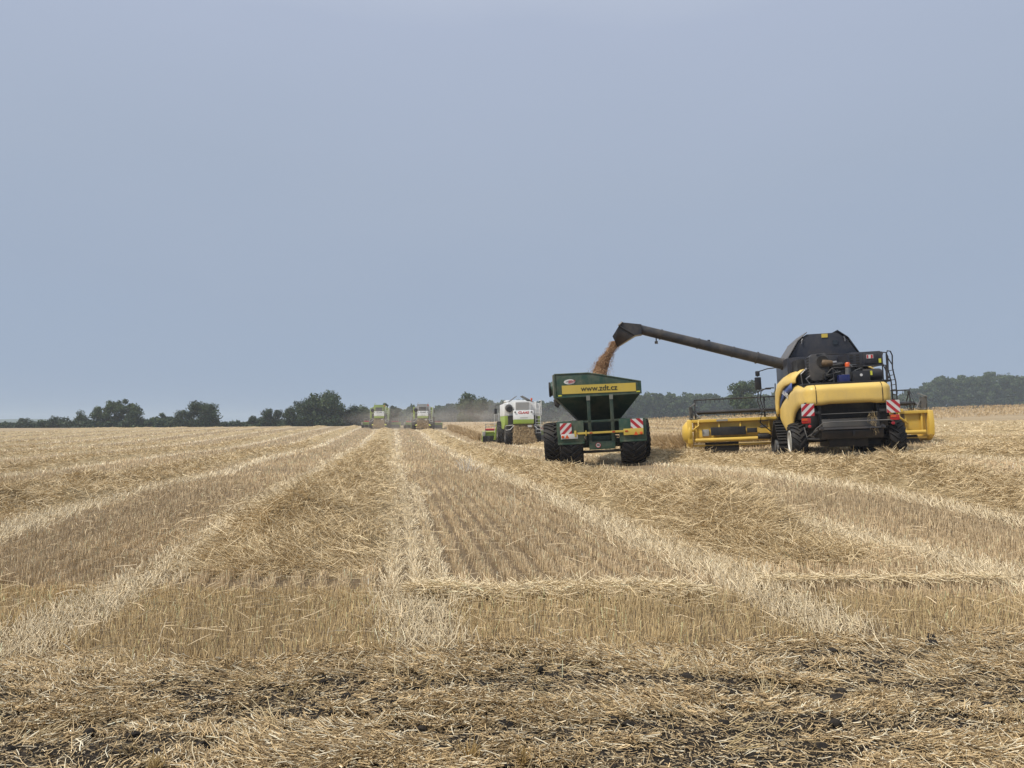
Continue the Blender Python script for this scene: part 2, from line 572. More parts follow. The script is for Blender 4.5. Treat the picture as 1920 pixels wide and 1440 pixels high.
def dirs(n, elev_mu, elev_sd, az=None, az_sd=None):
    e = rng.normal(elev_mu, elev_sd, n)
    a = rng.random(n) * 2 * np.pi if az is None else rng.normal(az, az_sd, n)
    return np.stack([np.cos(e) * np.cos(a), np.cos(e) * np.sin(a), np.sin(e)], 1)

def sample_strip(y0, y1, dens):
    """uniform points of the visible wedge between two depths"""
    A = 0.73 * (y1 * y1 - y0 * y0) + .8 * (y1 - y0)
    n = int(A * dens)
    y = np.sqrt(rng.random(n) * (y1 * y1 - y0 * y0) + y0 * y0)
    x = (rng.random(n) * 2 - 1) * (.73 * y + .4)
    return x, y

def pass_t(x, y):
    s = srow(x, y)
    wob = (fbm(x * .35 + 2, y * .22 + 7, 2) - .5) * .9
    f = (s + wob - PASS0 + PASSW / 2) / PASSW
    return (f - np.floor(f) - .5) * PASSW

def is_crop(x, y):
    s = srow(x, y)
    return ((s > 7.9) & (y > 70.5)) | ((s > 13.9) & (s < 20.1) & (y > 36.5))

# ---- stubble ---------------------------------------------------------------
stub = Ribbons()
for (y0, y1, dens, wd) in ((4.6, 7.4, 900, .0055), (7.4, 11, 1900, .006), (11, 16, 1200, .0075), (16, 24, 520, .011), (24, 36, 130, .018), (36, 60, 48, .03), (60, 110, 14, .055)):
    x, y = sample_strip(y0, y1, dens)
    t = pass_t(x, y)
    # drill rows in the driven direction beyond the first cross pass
    s = srow(x, y)
    rowd = np.abs(((s / .25) % 1) - .5) * 2                     # 1 on the row centre
    crossz = y < CROSS_Y - .02 * x
    snap = (np.round(s / .25) + rng.normal(0, .145, len(x))) * .25
    x = np.where(crossz | (y > 24), x, x + (snap - s)); s = srow(x, y)
    rowd = np.abs(((s / .25) % 1) - .5) * 2
    keep = np.where(crossz, True, rng.random(len(x)) < np.where(y > 24, .5, .72))
    hb = y - headland(x) + (fbm(x * 1.6, y * 1.6, 2) - .5) * .7
    keep &= (hb > 0) | ((rng.random(len(x)) < .03) & (hb > -.5))
    keep &= ~is_crop(x, y)
    keep &= in_view(x, y)
    pressed = ((np.abs(np.abs(x - 3.25) - 1.05) < .5) & (y > 23.5) & (y < 31)) | ((np.abs(x - 9.55) < .45) & (y > 22) & (y < 29)) | ((np.abs(x - 12.6) < .45) & (y > 22) & (y < 29))
    keep &= ~pressed | (rng.random(len(x)) < .12)
    x, y, t, crossz, hb = x[keep], y[keep], t[keep], crossz[keep], hb[keep]
    tr = np.abs(np.abs(t) - 1.42)
    track = rng.random(len(x)) < np.clip(1.95 - tr / .20 + 1.3 * (fbm(x * 1.6, y * .6 + 40, 3) - .5), .0, .95)
    z = gz(x, y)
    n = len(x)
    patch = fbm(x * .45 + 11, y * .45, 3)[:, None]
    # standing
    i = ~track
    m_ = i.sum()
    L = (.07 + .06 * rng.random(m_)) * np.where(crossz[i], 1.15, 1.0) * (1 + .35 * (np.abs(t[i]) > PASSW / 2 - .22))
    d = dirs(m_, 1.44, .17)
    warm = np.where(crossz[i], .75, .25)[:, None]
    c = tints(m_, (.45, .352, .242), (.77, .637, .455), .17) * (1 - warm) + tints(m_, (.46, .348, .178), (.75, .60, .340), .17) * warm
    c = c * (.70 + .60 * patch[i])
    straw_set = (rng.random(m_) < .12)[:, None]  # random few stalks get a paler tone
    c = np.where(straw_set, np.minimum(c * 1.35, .8), c)
    stub.add(np.stack([x[i], y[i], z[i] - .01], 1), d, L, wd * (.7 + .6 * rng.random(m_)), c, .05, prism=(y1 < 9))
    # pressed down by the wheels
    i = track; m_ = i.sum()
    d = dirs(m_, .80, .38, R(90) + math.atan(ROW), 1.3)
    c = tints(m_, (.56, .47, .32), (.84, .74, .545), .12)
    stub.add(np.stack([x[i], y[i], z[i] + .005], 1), d, .11 + .07 * rng.random(m_), wd * (.9 + .5 * rng.random(m_)), c, .08, prism=(y1 < 9))
    # fallen loose straw between
    wts = np.where(crossz, .12, .02); j = np.nonzero(rng.random(n) < wts)[0]; k = len(j)
    stub.add(np.stack([x[j] + rng.normal(0, .03, k), y[j] + rng.normal(0, .03, k), z[j] + .02 + .11 * rng.random(k)], 1), dirs(k, .05, .22), .09 + .16 * rng.random(k),
             wd * (.6 + .5 * rng.random(k)), tints(k, (.48, .38, .23), (.70, .58, .40), .12), .08)
tag(stub.build('stubble', M['straw']), 'cut straw coloured stubble standing in drill rows across the field', 'stubble', kind='stuff')

# ---- the chopped straw on the worked strip ---------------------------------
straw_set = Ribbons()
x, y = sample_strip(2.6, 7.2, 11500)
hb = y - headland(x) + (fbm(x * 1.6, y * 1.6, 2) - .5) * .7
bare = fbm(x * .8 + 30, y * 2.6 + 4, 4) * .60 + fbm(x * 4.4 + 1, y * 9.0, 3) * .40
band = np.exp(-((y - 4.95 - .05 * x) / .22) ** 2) * .085 + np.exp(-((y - 3.9) / .16) ** 2) * .035 + np.exp(-((y - 3.45) / .12) ** 2) * .02
edge = np.clip((hb + .35) / .35, 0, 1) * .12
cover = np.clip(1.0 - (bare + band - edge - .478) / .08, .16, 1)
keep = (hb < .12) & (rng.random(len(x)) < cover * (.45 + .55 * np.clip(cover, 0, 1)))
x, y, hb, cover = x[keep], y[keep], hb[keep], cover[keep]
n = len(x)
L = .022 + .068 * rng.random(n) ** 1.6 + .06 * (rng.random(n) < .04)
el = np.where(rng.random(n) < .06, .7, .06)
d = dirs(n, 0, .20)
d[:, 2] = np.abs(d[:, 2]) + el * rng.random(n)
# straw drawn out in clumps: a local common direction
ang = fbm(x * 1.1 + 50, y * 2.2, 2) * 8
cl = rng.random(n) < .62
d[cl, 0] = np.cos(ang[cl] + rng.normal(0, .5, cl.sum())); d[cl, 1] = .75 * np.sin(ang[cl] + rng.normal(0, .5, cl.sum()))
d /= np.linalg.norm(d, axis=1, keepdims=True)
g = rng.random(n)
c = np.where((g < .26)[:, None], tints(n, (.20, .145, .08), (.34, .25, .14), .15),
    np.where((g < .80)[:, None], tints(n, (.43, .325, .18), (.68, .53, .315), .14), tints(n, (.66, .58, .42), (.86, .80, .64), .10)))
z = field_z(x, y) + .004 + .035 * rng.random(n) * cover
straw_set.add(np.stack([x, y, z], 1), d, L, .0032 + .0038 * rng.random(n) ** 1.5, c, .10, prism=True)
# bundles of stalks standing or lying together
x, y = sample_strip(2.6, 6.6, 3600)
kp = y < headland(x) + .1
x, y = x[kp], y[kp]; n = len(x)
straw_set.add(np.stack([x, y, field_z(x, y) + .004 + .008 * rng.random(n)], 1), dirs(n, .05, .2), .010 + .028 * rng.random(n), .0028 + .003 * rng.random(n), tints(n, (.20, .15, .085), (.55, .45, .29), .2))
for q in range(55):
    qy = math.sqrt(rng.random() * (36 - 8) + 8); qx = (rng.random() * 2 - 1) * .7 * qy
    if qy > headland(qx): continue
    k = int(rng.integers(6, 16))
    base = dirs(1, .25 + .5 * rng.random(), .25)[0]
    dd = base[None] + rng.normal(size=(k, 3)) * .22; dd[:, 2] = np.abs(dd[:, 2]) + .05
    dd /= np.linalg.norm(dd, axis=1, keepdims=True)
    pp = np.array([[qx, qy, gz1(qx, qy)]]) + rng.normal(size=(k, 3)) * np.array([.035, .035, .006])
    straw_set.add(pp, dd, .08 + .12 * rng.random(k), .005, tints(k, (.44, .34, .17), (.70, .60, .40), .1), .08, prism=True)
tag(straw_set.build('straw_litter', M['straw']), 'chopped straw scattered over black earth along the front of the field', 'straw', kind='stuff')

# ---- clods -------------------------------------------------------------------
def clod(mb, c, r, seed):
    bm = bmesh.new(); bmesh.ops.create_icosphere(bm, subdivisions=2, radius=1)
    rr = random.Random(seed)
    ax = [Vector((rr.gauss(0, 1), rr.gauss(0, 1), rr.gauss(0, 1))).normalized() for _ in range(9)]
    ofs = [rr.uniform(.45, .95) for _ in ax]
    vs = []
    for v in bm.verts:
        p = v.co.copy(); k = 1.0
        for a, o_ in zip(ax, ofs):
            dd = p.dot(a)
            if dd > o_: p -= a * (dd - o_) * .9
        p = p * rr.uniform(.86, 1.12)
        vs.append((c[0] + p.x * r * 1.2, c[1] + p.y * r, c[2] + p.z * r * .72))
    fs = [tuple(v.index for v in f.verts) for f in bm.faces]
    bm.free(); mb.add(vs, fs)
cm = MB()
q = 0
while q < 620:
    qy = math.sqrt(random.random() * (6.9 ** 2 - 7) + 7); qx = (random.random() * 2 - 1) * .72 * qy
    if qy > headland(qx) + .05: continue
    bv = float(fbm(np.array([qx * .75 + 30]), np.array([qy * 3.0 + 4]), 4)[0] * .6 + fbm(np.array([qx * 2.6 + 1]), np.array([qy * 6.0]), 3)[0] * .4)
    if bv < .50 and random.random() > .10: continue
    r = random.choice((.008, .012, .016, .022, .03)) * random.uniform(.8, 1.3)
    clod(cm, (qx, qy, float(field_z(np.array([qx]), np.array([qy]))[0]) + r * .3), r, q)
    q += 1
for (px, py, r) in ((1742, 1196, .055), (1748, 1204, .05), (1712, 1192, .03), (620, 1372, .045), (165, 1378, .04), (420, 1354, .028), (1010, 1258, .035), (1570, 1310, .05), (1460, 1270, .035)):
    dpt = EYE * 1442 / (py - 795) * 1.02
    p = P(px, py, dpt)
    clod(cm, (p.x, p.y, gz1(p.x, p.y) + r * .6), r, int(px))
tag(cm.build('soil_clods', M['soilclod'], smooth=False), 'black crumbling earth clods lying between chopped straw', 'soil', kind='stuff')

# ------------------------------------------------------------------ windrows of straw
def mound_material():
    m, nt, bs = _principled('windrow_straw')
    tcn = N(nt, 'ShaderNodeTexCoord').outputs['Object']
    a = noise(nt, scaled(nt, tcn, (1, .6, 1)), 9, 8, .75, 1.2)
    b2 = noise(nt, tcn, 1.1, 4)
    c = mixcol(nt, ramp(nt, a, .3, .7), (.28, .205, .105), (.66, .53, .32))
    c = mixcol(nt, math_(nt, 'MULTIPLY', ramp(nt, b2, .4, .75), .5), c, (.50, .385, .215))
    nt.links.new(c, bs.inputs['Base Color'])
    bs.inputs['Roughness'].default_value = .85
    bs.inputs['Specular IOR Level'].default_value = .15
    bump(nt, bs, a, 1.0, .10)
    return m
M['mound'] = mound_material()

def windrow(k, y0, y1, label, dens=3000, wid=2.3, H=.43, taper0=2.4, taper1=3):
    sc = PASS0 + PASSW * k
    def hprof(tt, y):
        u = np.clip(1 - (2 * tt / (wid * (1 + .8 * (fbm(y * .40 + k * 9, y * 0 + k + np.sign(tt) * 3, 3) - .5)))) ** 2, 0, 1) ** .85
        x = sc + tt - ROW * y
        e = np.clip((y - y0) / taper0, 0, 1) * np.clip((y1 - y) / taper1, 0, 1)
        e = np.clip(e, 0, 1) ** .8 * np.clip(.85 + .7 * (fbm(x * 1.1, y * .9 + 3 * k, 2) - .4) + .6 * e, 0, 1)
        lump = .15 + 1.5 * np.clip(fbm(x * 1.25 + 3 * k, y * .7 + 5, 3) * 1.5 - .25, 0, 1.1)
        Hy = H * (1 - .55 * np.clip((y - 12) / 12, 0, 1))
        return Hy * u * e * lump + .24 * u * e * (fbm(x * 3.1, y * 2.2 + k, 3) - .45)
    xo = lambda y: .45 * (fbm(y * .10 + 3 * k, y * 0 + .5, 2) - .5)
    ys = [y0]
    while ys[-1] < y1: ys.append(ys[-1] + max(.09, ys[-1] * .012))
    ys = np.array(ys); ys[-1] = y1
    ts = np.linspace(-.56, .56, 25) * wid
    T, Y = np.meshgrid(ts, ys)
    X = sc + T - ROW * Y + xo(Y)
    Z = gz(X, Y) + np.maximum(hprof(T, Y), -.01) - .025 * (np.abs(T) > .5 * wid)
    nx, ny = len(ts), len(ys)
    i = np.arange(nx * ny).reshape(ny, nx)
    qd = np.stack([i[:-1, :-1], i[:-1, 1:], i[1:, 1:], i[1:, :-1]], -1).reshape(-1, 4)
    rb = Ribbons()
    rb.mesh_add(np.stack([X, Y, Z], -1).reshape(-1, 3), qd, (.5, .4, .25))
    nq = len(qd)
    # loose straws
    yy = []
    edges = np.geomspace(y0, y1, 40)
    for a, b in zip(edges[:-1], edges[1:]):
        m_ = .5 * (a + b)
        n = int((b - a) * wid * dens * min(1, (9.0 / m_) ** 2) * (1 if m_ < 30 else (.5 if m_ < 70 else .15)))
        yy.append(a + (b - a) * rng.random(n))
    yy = np.concatenate(yy)
    yy = yy[rng.random(len(yy)) < np.clip(.30 + (yy - y0) / 1.0, 0, 1)]; n = len(yy)
    tt = np.clip(rng.normal(0, .21, n), -.55, .55) * wid
    xx = sc + tt - ROW * yy + xo(yy) + np.where(rng.random(n) < .12, rng.normal(0, .45, n), 0)
    kp = in_view(xx, yy, .12)
    yy, tt, xx = yy[kp], tt[kp], xx[kp]; n = len(yy)
    zz = gz(xx, yy) + np.maximum(hprof(tt, yy), 0) + .03 * rng.random(n) + .01
    f = np.maximum(1, yy / 9.0)
    g = rng.random(n)
    c = np.where((g < .25)[:, None], tints(n, (.27, .20, .11), (.42, .32, .18), .15), tints(n, (.49, .385, .22), (.79, .66, .44), .13))
    ang = fbm(xx * .9 + 5, yy * .9, 2) * 9
    d = dirs(n, .10, .32)
    cl = rng.random(n) < .5
    d[cl, 0] = np.cos(ang[cl] + rng.normal(0, .6, cl.sum())); d[cl, 1] = np.sin(ang[cl] + rng.normal(0, .6, cl.sum()))
    d /= np.linalg.norm(d, axis=1, keepdims=True)
    L = .14 + .24 * rng.random(n)
    rb.add(np.stack([xx, yy, zz], 1) - d * (L * .45)[:, None] * np.array([1, 1, .3]), d, L, 0.0052 * f ** .78 * (.7 + .6 * rng.random(n)), c, .16)
    me = rb.data('straw_windrow', M['straw'])
    me.materials.append(M['mound'])
    mi = np.zeros(len(me.polygons), np.int32); mi[:nq] = 1
    me.polygons.foreach_set('material_index', mi)
    o = bpy.data.objects.new('straw_windrow', me)
    col.objects.link(o)
    return tag(o, label, 'windrow', 'straw windrows lying along the passes')

windrow(0, 8.3, 119, 'broad fluffy straw windrow tapering off between two pale wheel tracks, nearest the camera', 4200)
windrow(1, 8.9, 113, 'loose straw windrow passing just in front of the green grain trailer', 4200, 2.1)
windrow(2, 11, 60, 'long straw windrow crossing in front of the wheels of the yellow combine', 3600, 2.3)
windrow(3, 15, 24.4, 'short straw windrow freshly dropped behind the yellow combine', 5200, 2.4, .46, 2, 1.6)
ordn = ['first', 'second', 'third', 'fourth', 'fifth', 'sixth', 'seventh', 'eighth']
for j in range(8):
    k = -1 - j
    ystart = max(10, (-(PASS0 + PASSW * k)) / .60)
    windrow(k, ystart, 146 - j, '%s straw windrow beyond the broad tapering one, counted away from the trailer' % ordn[j], 3600 if j < 2 else 2600, 2.0, .36 if j < 2 else .28)

for j in range(6):
    k = 4 + j
    windrow(k, max(12, (PASS0 + PASSW * k) / .90), 150 - j, '%s straw windrow past the yellow combine, counted towards the hazy forest' % ordn[j], 1100, 2.1, .26)

# cross-wise strip of straw at the end of the passes
cs = Ribbons()
n = 6500
xx = rng.uniform(-.95, 1.75, n)
cyy = 7.35 - .02 * xx + .10 * np.sin(xx * 1.9) + .05 * np.sin(xx * 5.1)
tt = rng.normal(0, .085, n) * np.clip(1.5 - np.abs(xx - .8) / 2.6, .5, 1.3)
hh = .09 * np.clip(1 - (tt / .24) ** 2, 0, 1) * (.4 + 1.0 * fbm(xx * 1.6, xx * 0, 3)) + .05
yy = cyy + tt
cs.add(np.stack([xx, yy, gz(xx, yy) + hh * rng.random(n) ** .4 + .02], 1), dirs(n, .05, .22), .07 + .16 * rng.random(n), .0055, tints(n, (.56, .46, .29), (.86, .75, .54), .12), .1)
n = 1500
xx = rng.uniform(2.5, 5.0, n); yy = 7.95 + .05 * (xx - 4) + rng.normal(0, .035, n)
cs.add(np.stack([xx, yy, gz(xx, yy) + .08 + .05 * rng.random(n)], 1), dirs(n, .05, .22), .07 + .16 * rng.random(n), .0055, tints(n, (.56, .46, .29), (.84, .73, .52), .12), .1)
tag(cs.build('straw_ridge', M['straw']), 'thin ridge of straw lying crosswise at the end of the drill rows', 'straw ridge')

# ------------------------------------------------------------------ the uncut crop
def crop_material():
    m, nt, bs = _principled('ripe_wheat')
    tcn = N(nt, 'ShaderNodeTexCoord').outputs['Object']
    a = noise(nt, scaled(nt, tcn, (1, .35, 1)), 1.6, 8, .7)
    b2 = noise(nt, scaled(nt, tcn, (1, .5, 1)), .10, 4, .6)
    c = mixcol(nt, ramp(nt, a, .3, .7), (.30, .215, .125), (.50, .385, .235))
    c = mixcol(nt, math_(nt, 'MULTIPLY', ramp(nt, b2, .4, .7), .6), c, (.50, .39, .25))
    nt.links.new(c, bs.inputs['Base Color'])
    bs.inputs['Roughness'].default_value = .9
    bs.inputs['Specular IOR Level'].default_value = .1
    bump(nt, bs, a, .8, .12)
    return m
def crop_patch(ymin, smin, smax, ymax, CH=.62):
    rb = Ribbons()
    ys = np.concatenate([np.arange(ymin, 60, .5) if ymin < 60 else [], np.arange(max(60, ymin), ymax, 1.4)])
    ss = np.concatenate([np.arange(smin, min(smin + 12, smax), .45), np.arange(min(smin + 12, smax), smax + .1, 2.0)])
    if len(ss) < 2: ss = np.array([smin, smax])
    S, Y = np.meshgrid(ss, ys)
    X = S - ROW * Y
    Z = gz(X, Y) + CH + .22 * (fbm(X * .35, Y * .22, 3) - .5) + .16 * (fbm(X * 2.1, Y * 1.1, 2) - .5)
    Z[0, :] = gz(X[0], Y[0]); Z[:, 0] = gz(X[:, 0], Y[:, 0])
    nx, ny = len(ss), len(ys)
    i = np.arange(nx * ny).reshape(ny, nx)
    rb.mesh_add(np.stack([X, Y, Z], -1).reshape(-1, 3), np.stack([i[:-1, :-1], i[:-1, 1:], i[1:, 1:], i[1:, :-1]], -1).reshape(-1, 4), (.4, .3, .2))
    return rb, (nx - 1) * (ny - 1)
crops = []
for (a, b, c_, d_) in ((70.5, 7.9, 13.9, 168), (36.5, 13.9, 20.1, 168)):
    rb, nq = crop_patch(a, b, c_, d_)
    crops.append((rb, nq))
allr = Ribbons(); nqs = 0
for rb, nq in crops:
    for c_, f_, t_ in zip(rb.co, rb.fa, rb.tint):
        allr.mesh_add(c_, f_, t_)
    nqs += nq
# stalks and ears along the cut edges and over the top
for (n, fx) in ((24000, 'e'), (60000, 't')):
    if fx == 'e':
        y = 36.5 + (110 - 36.5) * rng.random(n) ** 1.6
        s = np.where(y < 70.5, 13.9, np.where(rng.random(n) < .6, 7.9, 13.9)) + rng.normal(0, .12, n)
        x = s - ROW * y
        k3 = rng.random(n) < .2; y = np.where(k3, 36.5 + 60 * rng.random(n), y); x = np.where(k3, 20.1 + rng.normal(0, .14, n) - ROW * y, x)
        k = (rng.random(n) < .25) & ~k3
        sx_ = 13.9 + 6.2 * rng.random(n); x = np.where(k, sx_ - ROW * 36.5, x); y = np.where(k, 36.5 + rng.normal(0, .15, n), y)
        z = gz(x, y); L = .55 + .25 * rng.random(n); el = 1.4
    else:
        y = 26 + 110 * rng.random(n) ** 1.8; x = rng.uniform(-.3, .72, n) * y
        kp = is_crop(x, y + 0) & (y > 26); x, y = x[kp], y[kp]; n = len(x)
        z = gz(x, y) + .48; L = .12 + .22 * rng.random(n); el = 1.0
    c = tints(n, (.34, .24, .13), (.56, .44, .27), .12)
    allr.add(np.stack([x, y, z], 1), dirs(n, el, .3), L, .02 * np.maximum(1, y / 40), c, .2)
me = allr.data('wheat_crop', M['straw']); me.materials.append(crop_material())
mi = np.zeros(len(me.polygons), np.int32); mi[:nqs] = 1
me.polygons.foreach_set('material_index', mi)
wc = bpy.data.objects.new('wheat_crop', me); col.objects.link(wc)
tag(wc, 'ripe uncut wheat standing beyond and beside the combines', 'wheat', kind='stuff')

# pale dry weed beside the rows, a stalk left standing, stubble tufts in front
def tuft(name, px, py, h, n, spread, label, cat, c0, c1, wd=.006, lean=.0, heads=False):
    y = EYE * 1442 / (py - 795)
    p = P(px, py, y); z = gz1(p.x, p.y)
    rb = Ribbons()
    d = dirs(n, 1.2, .18); d[:, 0] = d[:, 0] * spread + lean; d /= np.linalg.norm(d, axis=1, keepdims=True)
    b = np.stack([rng.normal(0, h * (.2 if heads else .12), n), rng.normal(0, h * (.2 if heads else .12), n), np.full(n, -.02)], 1)
    L = h * (.6 + .5 * rng.random(n))
    rb.add(b, d, L, wd, tints(n, c0, c1, .1), .08, prism=True)
    if heads:
        tips = b + d * L[:, None]
        k = np.repeat(np.arange(n), 7)
        rb.add(tips[k] + rng.normal(size=(len(k), 3)) * h * .06, dirs(len(k), .9, .5), h * .10, wd * .6, tints(len(k), (.36, .30, .20), (.56, .47, .33), .12), .1)
    o = rb.build(name, M['straw']); o.location = (p.x, p.y, z)
    return tag(o, label, cat)
tuft('dry_weed', 878, 884, .52, 26, 1.5, 'pale dry weed clump standing alone before the green combine', 'weed', (.74, .72, .68), (.88, .86, .82), .013, -.22, True)
tuft('dry_weed', 834, 850, .45, 18, 1.2, 'small brown dry weed beside the pale weed clump', 'weed', (.34, .28, .20), (.5, .43, .33), .014, 0, True)
tuft('straw_stalk', 963, 962, .42, 5, .35, 'single tall pale straw stalk left standing in the drill rows', 'stalk', (.62, .54, .40), (.75, .68, .52), .012)
tuft('stubble_tuft', 884, 1412, .13, 34, .7, 'taller of two brown upright stubble tufts in the chopped straw', 'stubble tuft', (.26, .18, .075), (.48, .35, .16), .0055)
tuft('stubble_tuft', 978, 1418, .12, 26, .7, 'shorter of two brown upright stubble tufts in the chopped straw', 'stubble tuft', (.26, .18, .075), (.48, .35, .16), .0055)
tuft('stubble_tuft', 290, 1425, .10, 34, 1.2, 'pale splayed stubble tuft alone in the chopped straw', 'stubble tuft', (.36, .27, .12), (.58, .45, .24), .0055)

# ------------------------------------------------------------------ trees
def crown_points(rs, h, wdt, blobs, base=.18, shape='round'):
    cs = []
    for _ in range(blobs):
        f = base + .04 + (.95 - base) * rs.random() ** .85
        env = {'round': max(.50, math.sin(math.pi * min(1, .12 + .88 * (f - base) / (1.06 - base)))) ** .5,
               'tall': max(.55, math.sin(math.pi * min(1, .1 + .9 * (f - base) / (1.05 - base)))) ** .6 * .95,
               'cone': max(.10, 1.05 - f) ** .62,
               'bush': max(.06, 1 - max(f, 0) ** 2.2) ** .5}[shape]
        a = rs.uniform(0, 6.283); rad = env * wdt * .5 * math.sqrt(rs.uniform(.05, 1)) * .95
        r = wdt * rs.uniform(.14, .27) * (1 if shape != 'tall' else .85)
        cs.append((math.cos(a) * rad, math.sin(a) * rad, f * h - r * .3, r))
    return cs
GREENS = {'dark': ((.020, .038, .018), (.050, .080, .030)), 'mid': ((.030, .055, .020), (.080, .115, .040)), 'pale': ((.05, .075, .035), (.11, .14, .06))}
def crown(rb, rs, h, wdt, n, blobs, base, shape, tone, leaf, at=(0, 0, 0)):
    cs = np.array(crown_points(rs, h, wdt, blobs, base, shape))
    w_ = cs[:, 3] ** 2; idx = rng.choice(len(cs), n, p=w_ / w_.sum())
    dv = rng.normal(size=(n, 3)); dv /= np.linalg.norm(dv, axis=1, keepdims=True)
    rad = cs[idx, 3] * (rng.random(n) ** .4) * (1 + .12 * rng.normal(size=n))
    c = cs[idx, :3] + dv * rad[:, None] * np.array([1, 1, .8])
    c[:, 2] = np.maximum(c[:, 2], .1)
    nr = dv + rng.normal(size=(n, 3)) * .6; nr /= np.linalg.norm(nr, axis=1, keepdims=True)
    lo, hi = GREENS[tone]
    bt = rng.random(len(cs))[idx][:, None] * .6 + rng.random((n, 1)) * .4
    tn = np.array(lo) * (1 - bt) + np.array(hi) * bt
    rb.cards(c + np.array(at), nr, leaf * (.6 + .8 * rng.random(n)), tn, .7)

def trunk(mb, h, r, rs, base):
    mb.tube([(0, 0, -1.5), (0, 0, 0), (rs.uniform(-.1, .1), rs.uniform(-.1, .1), h * .45), (rs.uniform(-.3, .3), rs.uniform(-.2, .2), h * .82)], [r * 1.3, r, r * .7, r * .25], 7)
    for _ in range(6):
        z0 = h * rs.uniform(max(.12, base * .9), .6); a = rs.uniform(0, 6.283); L = h * rs.uniform(.18, .32)
        mb.tube([(0, 0, z0), (math.cos(a) * L * .5, math.sin(a) * L * .5, z0 + L * .45), (math.cos(a) * L * .85, math.sin(a) * L * .85, z0 + L)], [r * .5, r * .3, r * .1], 5)

def tree(px, top, wpx, d, label, shape='round', tone='dark', base=.12, blobs=22, n=2600, cat='tree', group='trees along the far edge of the field', name='tree'):
    x = P(px, 800, d).x; zt = P(px, top, d).z; z0 = gz1(x, d)
    h = zt - z0; wdt = wpx / 1442 * d
    rs = random.Random(int(px * 7 + top))
    t = thing(name, label, cat, (x, d, z0), (0, 0, rs.uniform(0, 6.28)), group)
    mb = MB(); trunk(mb, h, .035 * h ** .9 + .05, rs, base)
    mb.build('trunk', M['bark'], t)
    rb = Ribbons(); crown(rb, rs, h, wdt, int(n * 1.7), int(blobs * 1.0), base, shape, tone, .045 * (h + wdt) * .5 + .12)
    rb.build('crown', M['leaf'], t)
    return t

D = 205
tree(48, 785, 24, D + 20, 'tiny round tree, outermost on the horizon away from the combines', blobs=12, n=1200)
tree(112, 782, 40, D, 'small dark round tree between the tiny outermost one and a pointed tree', blobs=14, n=1500)
tree(152, 771, 34, D, 'slim pointed tree above the bushes, just outside the tall grove', 'cone', 'mid', .1, 18, 1500)
tree(196, 758, 42, D, 'tall tree at the outer end of the small grove beyond the windrows', 'tall', 'mid', .16, 22, 2400)
tree(214, 752, 38, D + 3, 'slender tall tree in the middle of the small grove', 'tall', 'mid', .2, 20, 2000)
tree(238, 750, 44, D + 2, 'tallest tree of the small grove beyond the windrows', 'tall', 'mid', .2, 22, 2400)
tree(256, 773, 36, D - 3, 'low rounded tree at the foot of the tallest tree of the small grove', 'round', 'dark', .08, 16, 1600)
tree(307, 775, 20, D + 8, 'lone small round tree between the small grove and the dark broad tree', 'round', 'mid', .12, 12, 1200)
tree(343, 769, 40, D - 4, 'dark shorter tree joined to the side of the dark broad tree', 'round', 'dark', .02, 22, 2400)
tree(376, 757, 62, D - 6, 'dark broad round tree standing alone between the two groves', 'round', 'dark', .02, 30, 4200)
tree(474, 779, 24, D, 'small dark bushy tree at the thin end of the large grove', 'cone', 'dark', .02, 14, 1500)
tree(500, 765, 36, D, 'pointed dark conifer, farthest from the large grove of three in a row', 'cone', 'dark', .04, 22, 2000)
tree(521, 767, 30, D + 3, 'narrow conifer between two wider ones beside the large grove', 'cone', 'dark', .08, 16, 1500)
tree(541, 765, 36, D - 2, 'pointed conifer touching the side of the large grove', 'cone', 'dark', .06, 20, 1900)
tree(573, 750, 56, D - 2, 'dark round tree between the conifers and the tallest tree of the large grove', 'round', 'dark', .03, 28, 3600)
tree(612, 740, 74, D, 'tallest broad tree crowning the large grove', 'round', 'mid', .03, 36, 5200)
tree(650, 758, 52, D + 3, 'lower tree of the large grove on the side of the combines', 'round', 'dark', .03, 24, 2800)
tree(678, 763, 40, D + 10, 'pale tree at the end of the large grove, next to the far combines', 'round', 'pale', .05, 18, 1800)
tree(722, 755, 22, D + 8, 'dark pointed tree directly behind the smaller far combine', 'cone', 'dark', .04, 18, 1900)
tree(737, 760, 24, D + 10, 'dark tree between the two far combines', 'round', 'dark', .03, 18, 1900)
tree(884, 738, 56, D - 20, 'big open crowned tree standing between the far combines and the nearest green one', 'round', 'mid', .20, 24, 3400)
tree(1395, 715, 60, D, 'tall dome shaped tree above the header of the yellow combine', 'round', 'mid', .05, 30, 4200)

def wood(name, label, spans, tone, dens, kindtag='stuff'):
    rb = Ribbons(); mb = MB(); rs = random.Random(5)
    for (x0, x1, t0, t1, wp, d) in spans:
        px = x0
        while px < x1:
            f = (px - x0) / max(1, x1 - x0); top = t0 + (t1 - t0) * f + rs.uniform(-3.5, 6)
            for row in range(3):
                dd = d + row * 9 + rs.uniform(-3, 3); pp = px + rs.uniform(-.3, .3) * wp
                x = P(pp, 800, dd).x; z0 = gz1(x, dd); zt = P(pp, top - row * 1.0, dd).z
                h = max(2, zt - z0); wdt = wp / 1442 * dd * rs.uniform(.9, 1.25)
                crown(rb, rs, h, wdt * 1.25, dens, 20, -.05, rs.choice(('bush', 'round', 'bush')), rs.choice((tone, tone, 'mid', 'dark')), .0028 * d + .08, (x, dd, z0))
            px += wp * .5
    o = rb.build(name, M['leaf'])
    return tag(o, label, 'wood', kind=kindtag)
wood('forest', 'hazy dense deciduous forest edge beyond the yellow combine', ((1690, 1760, 742, 716, 20, 450), (1752, 1835, 712, 706, 24, 450), (1835, 2010, 703, 700, 24, 450)), 'mid', 1100)
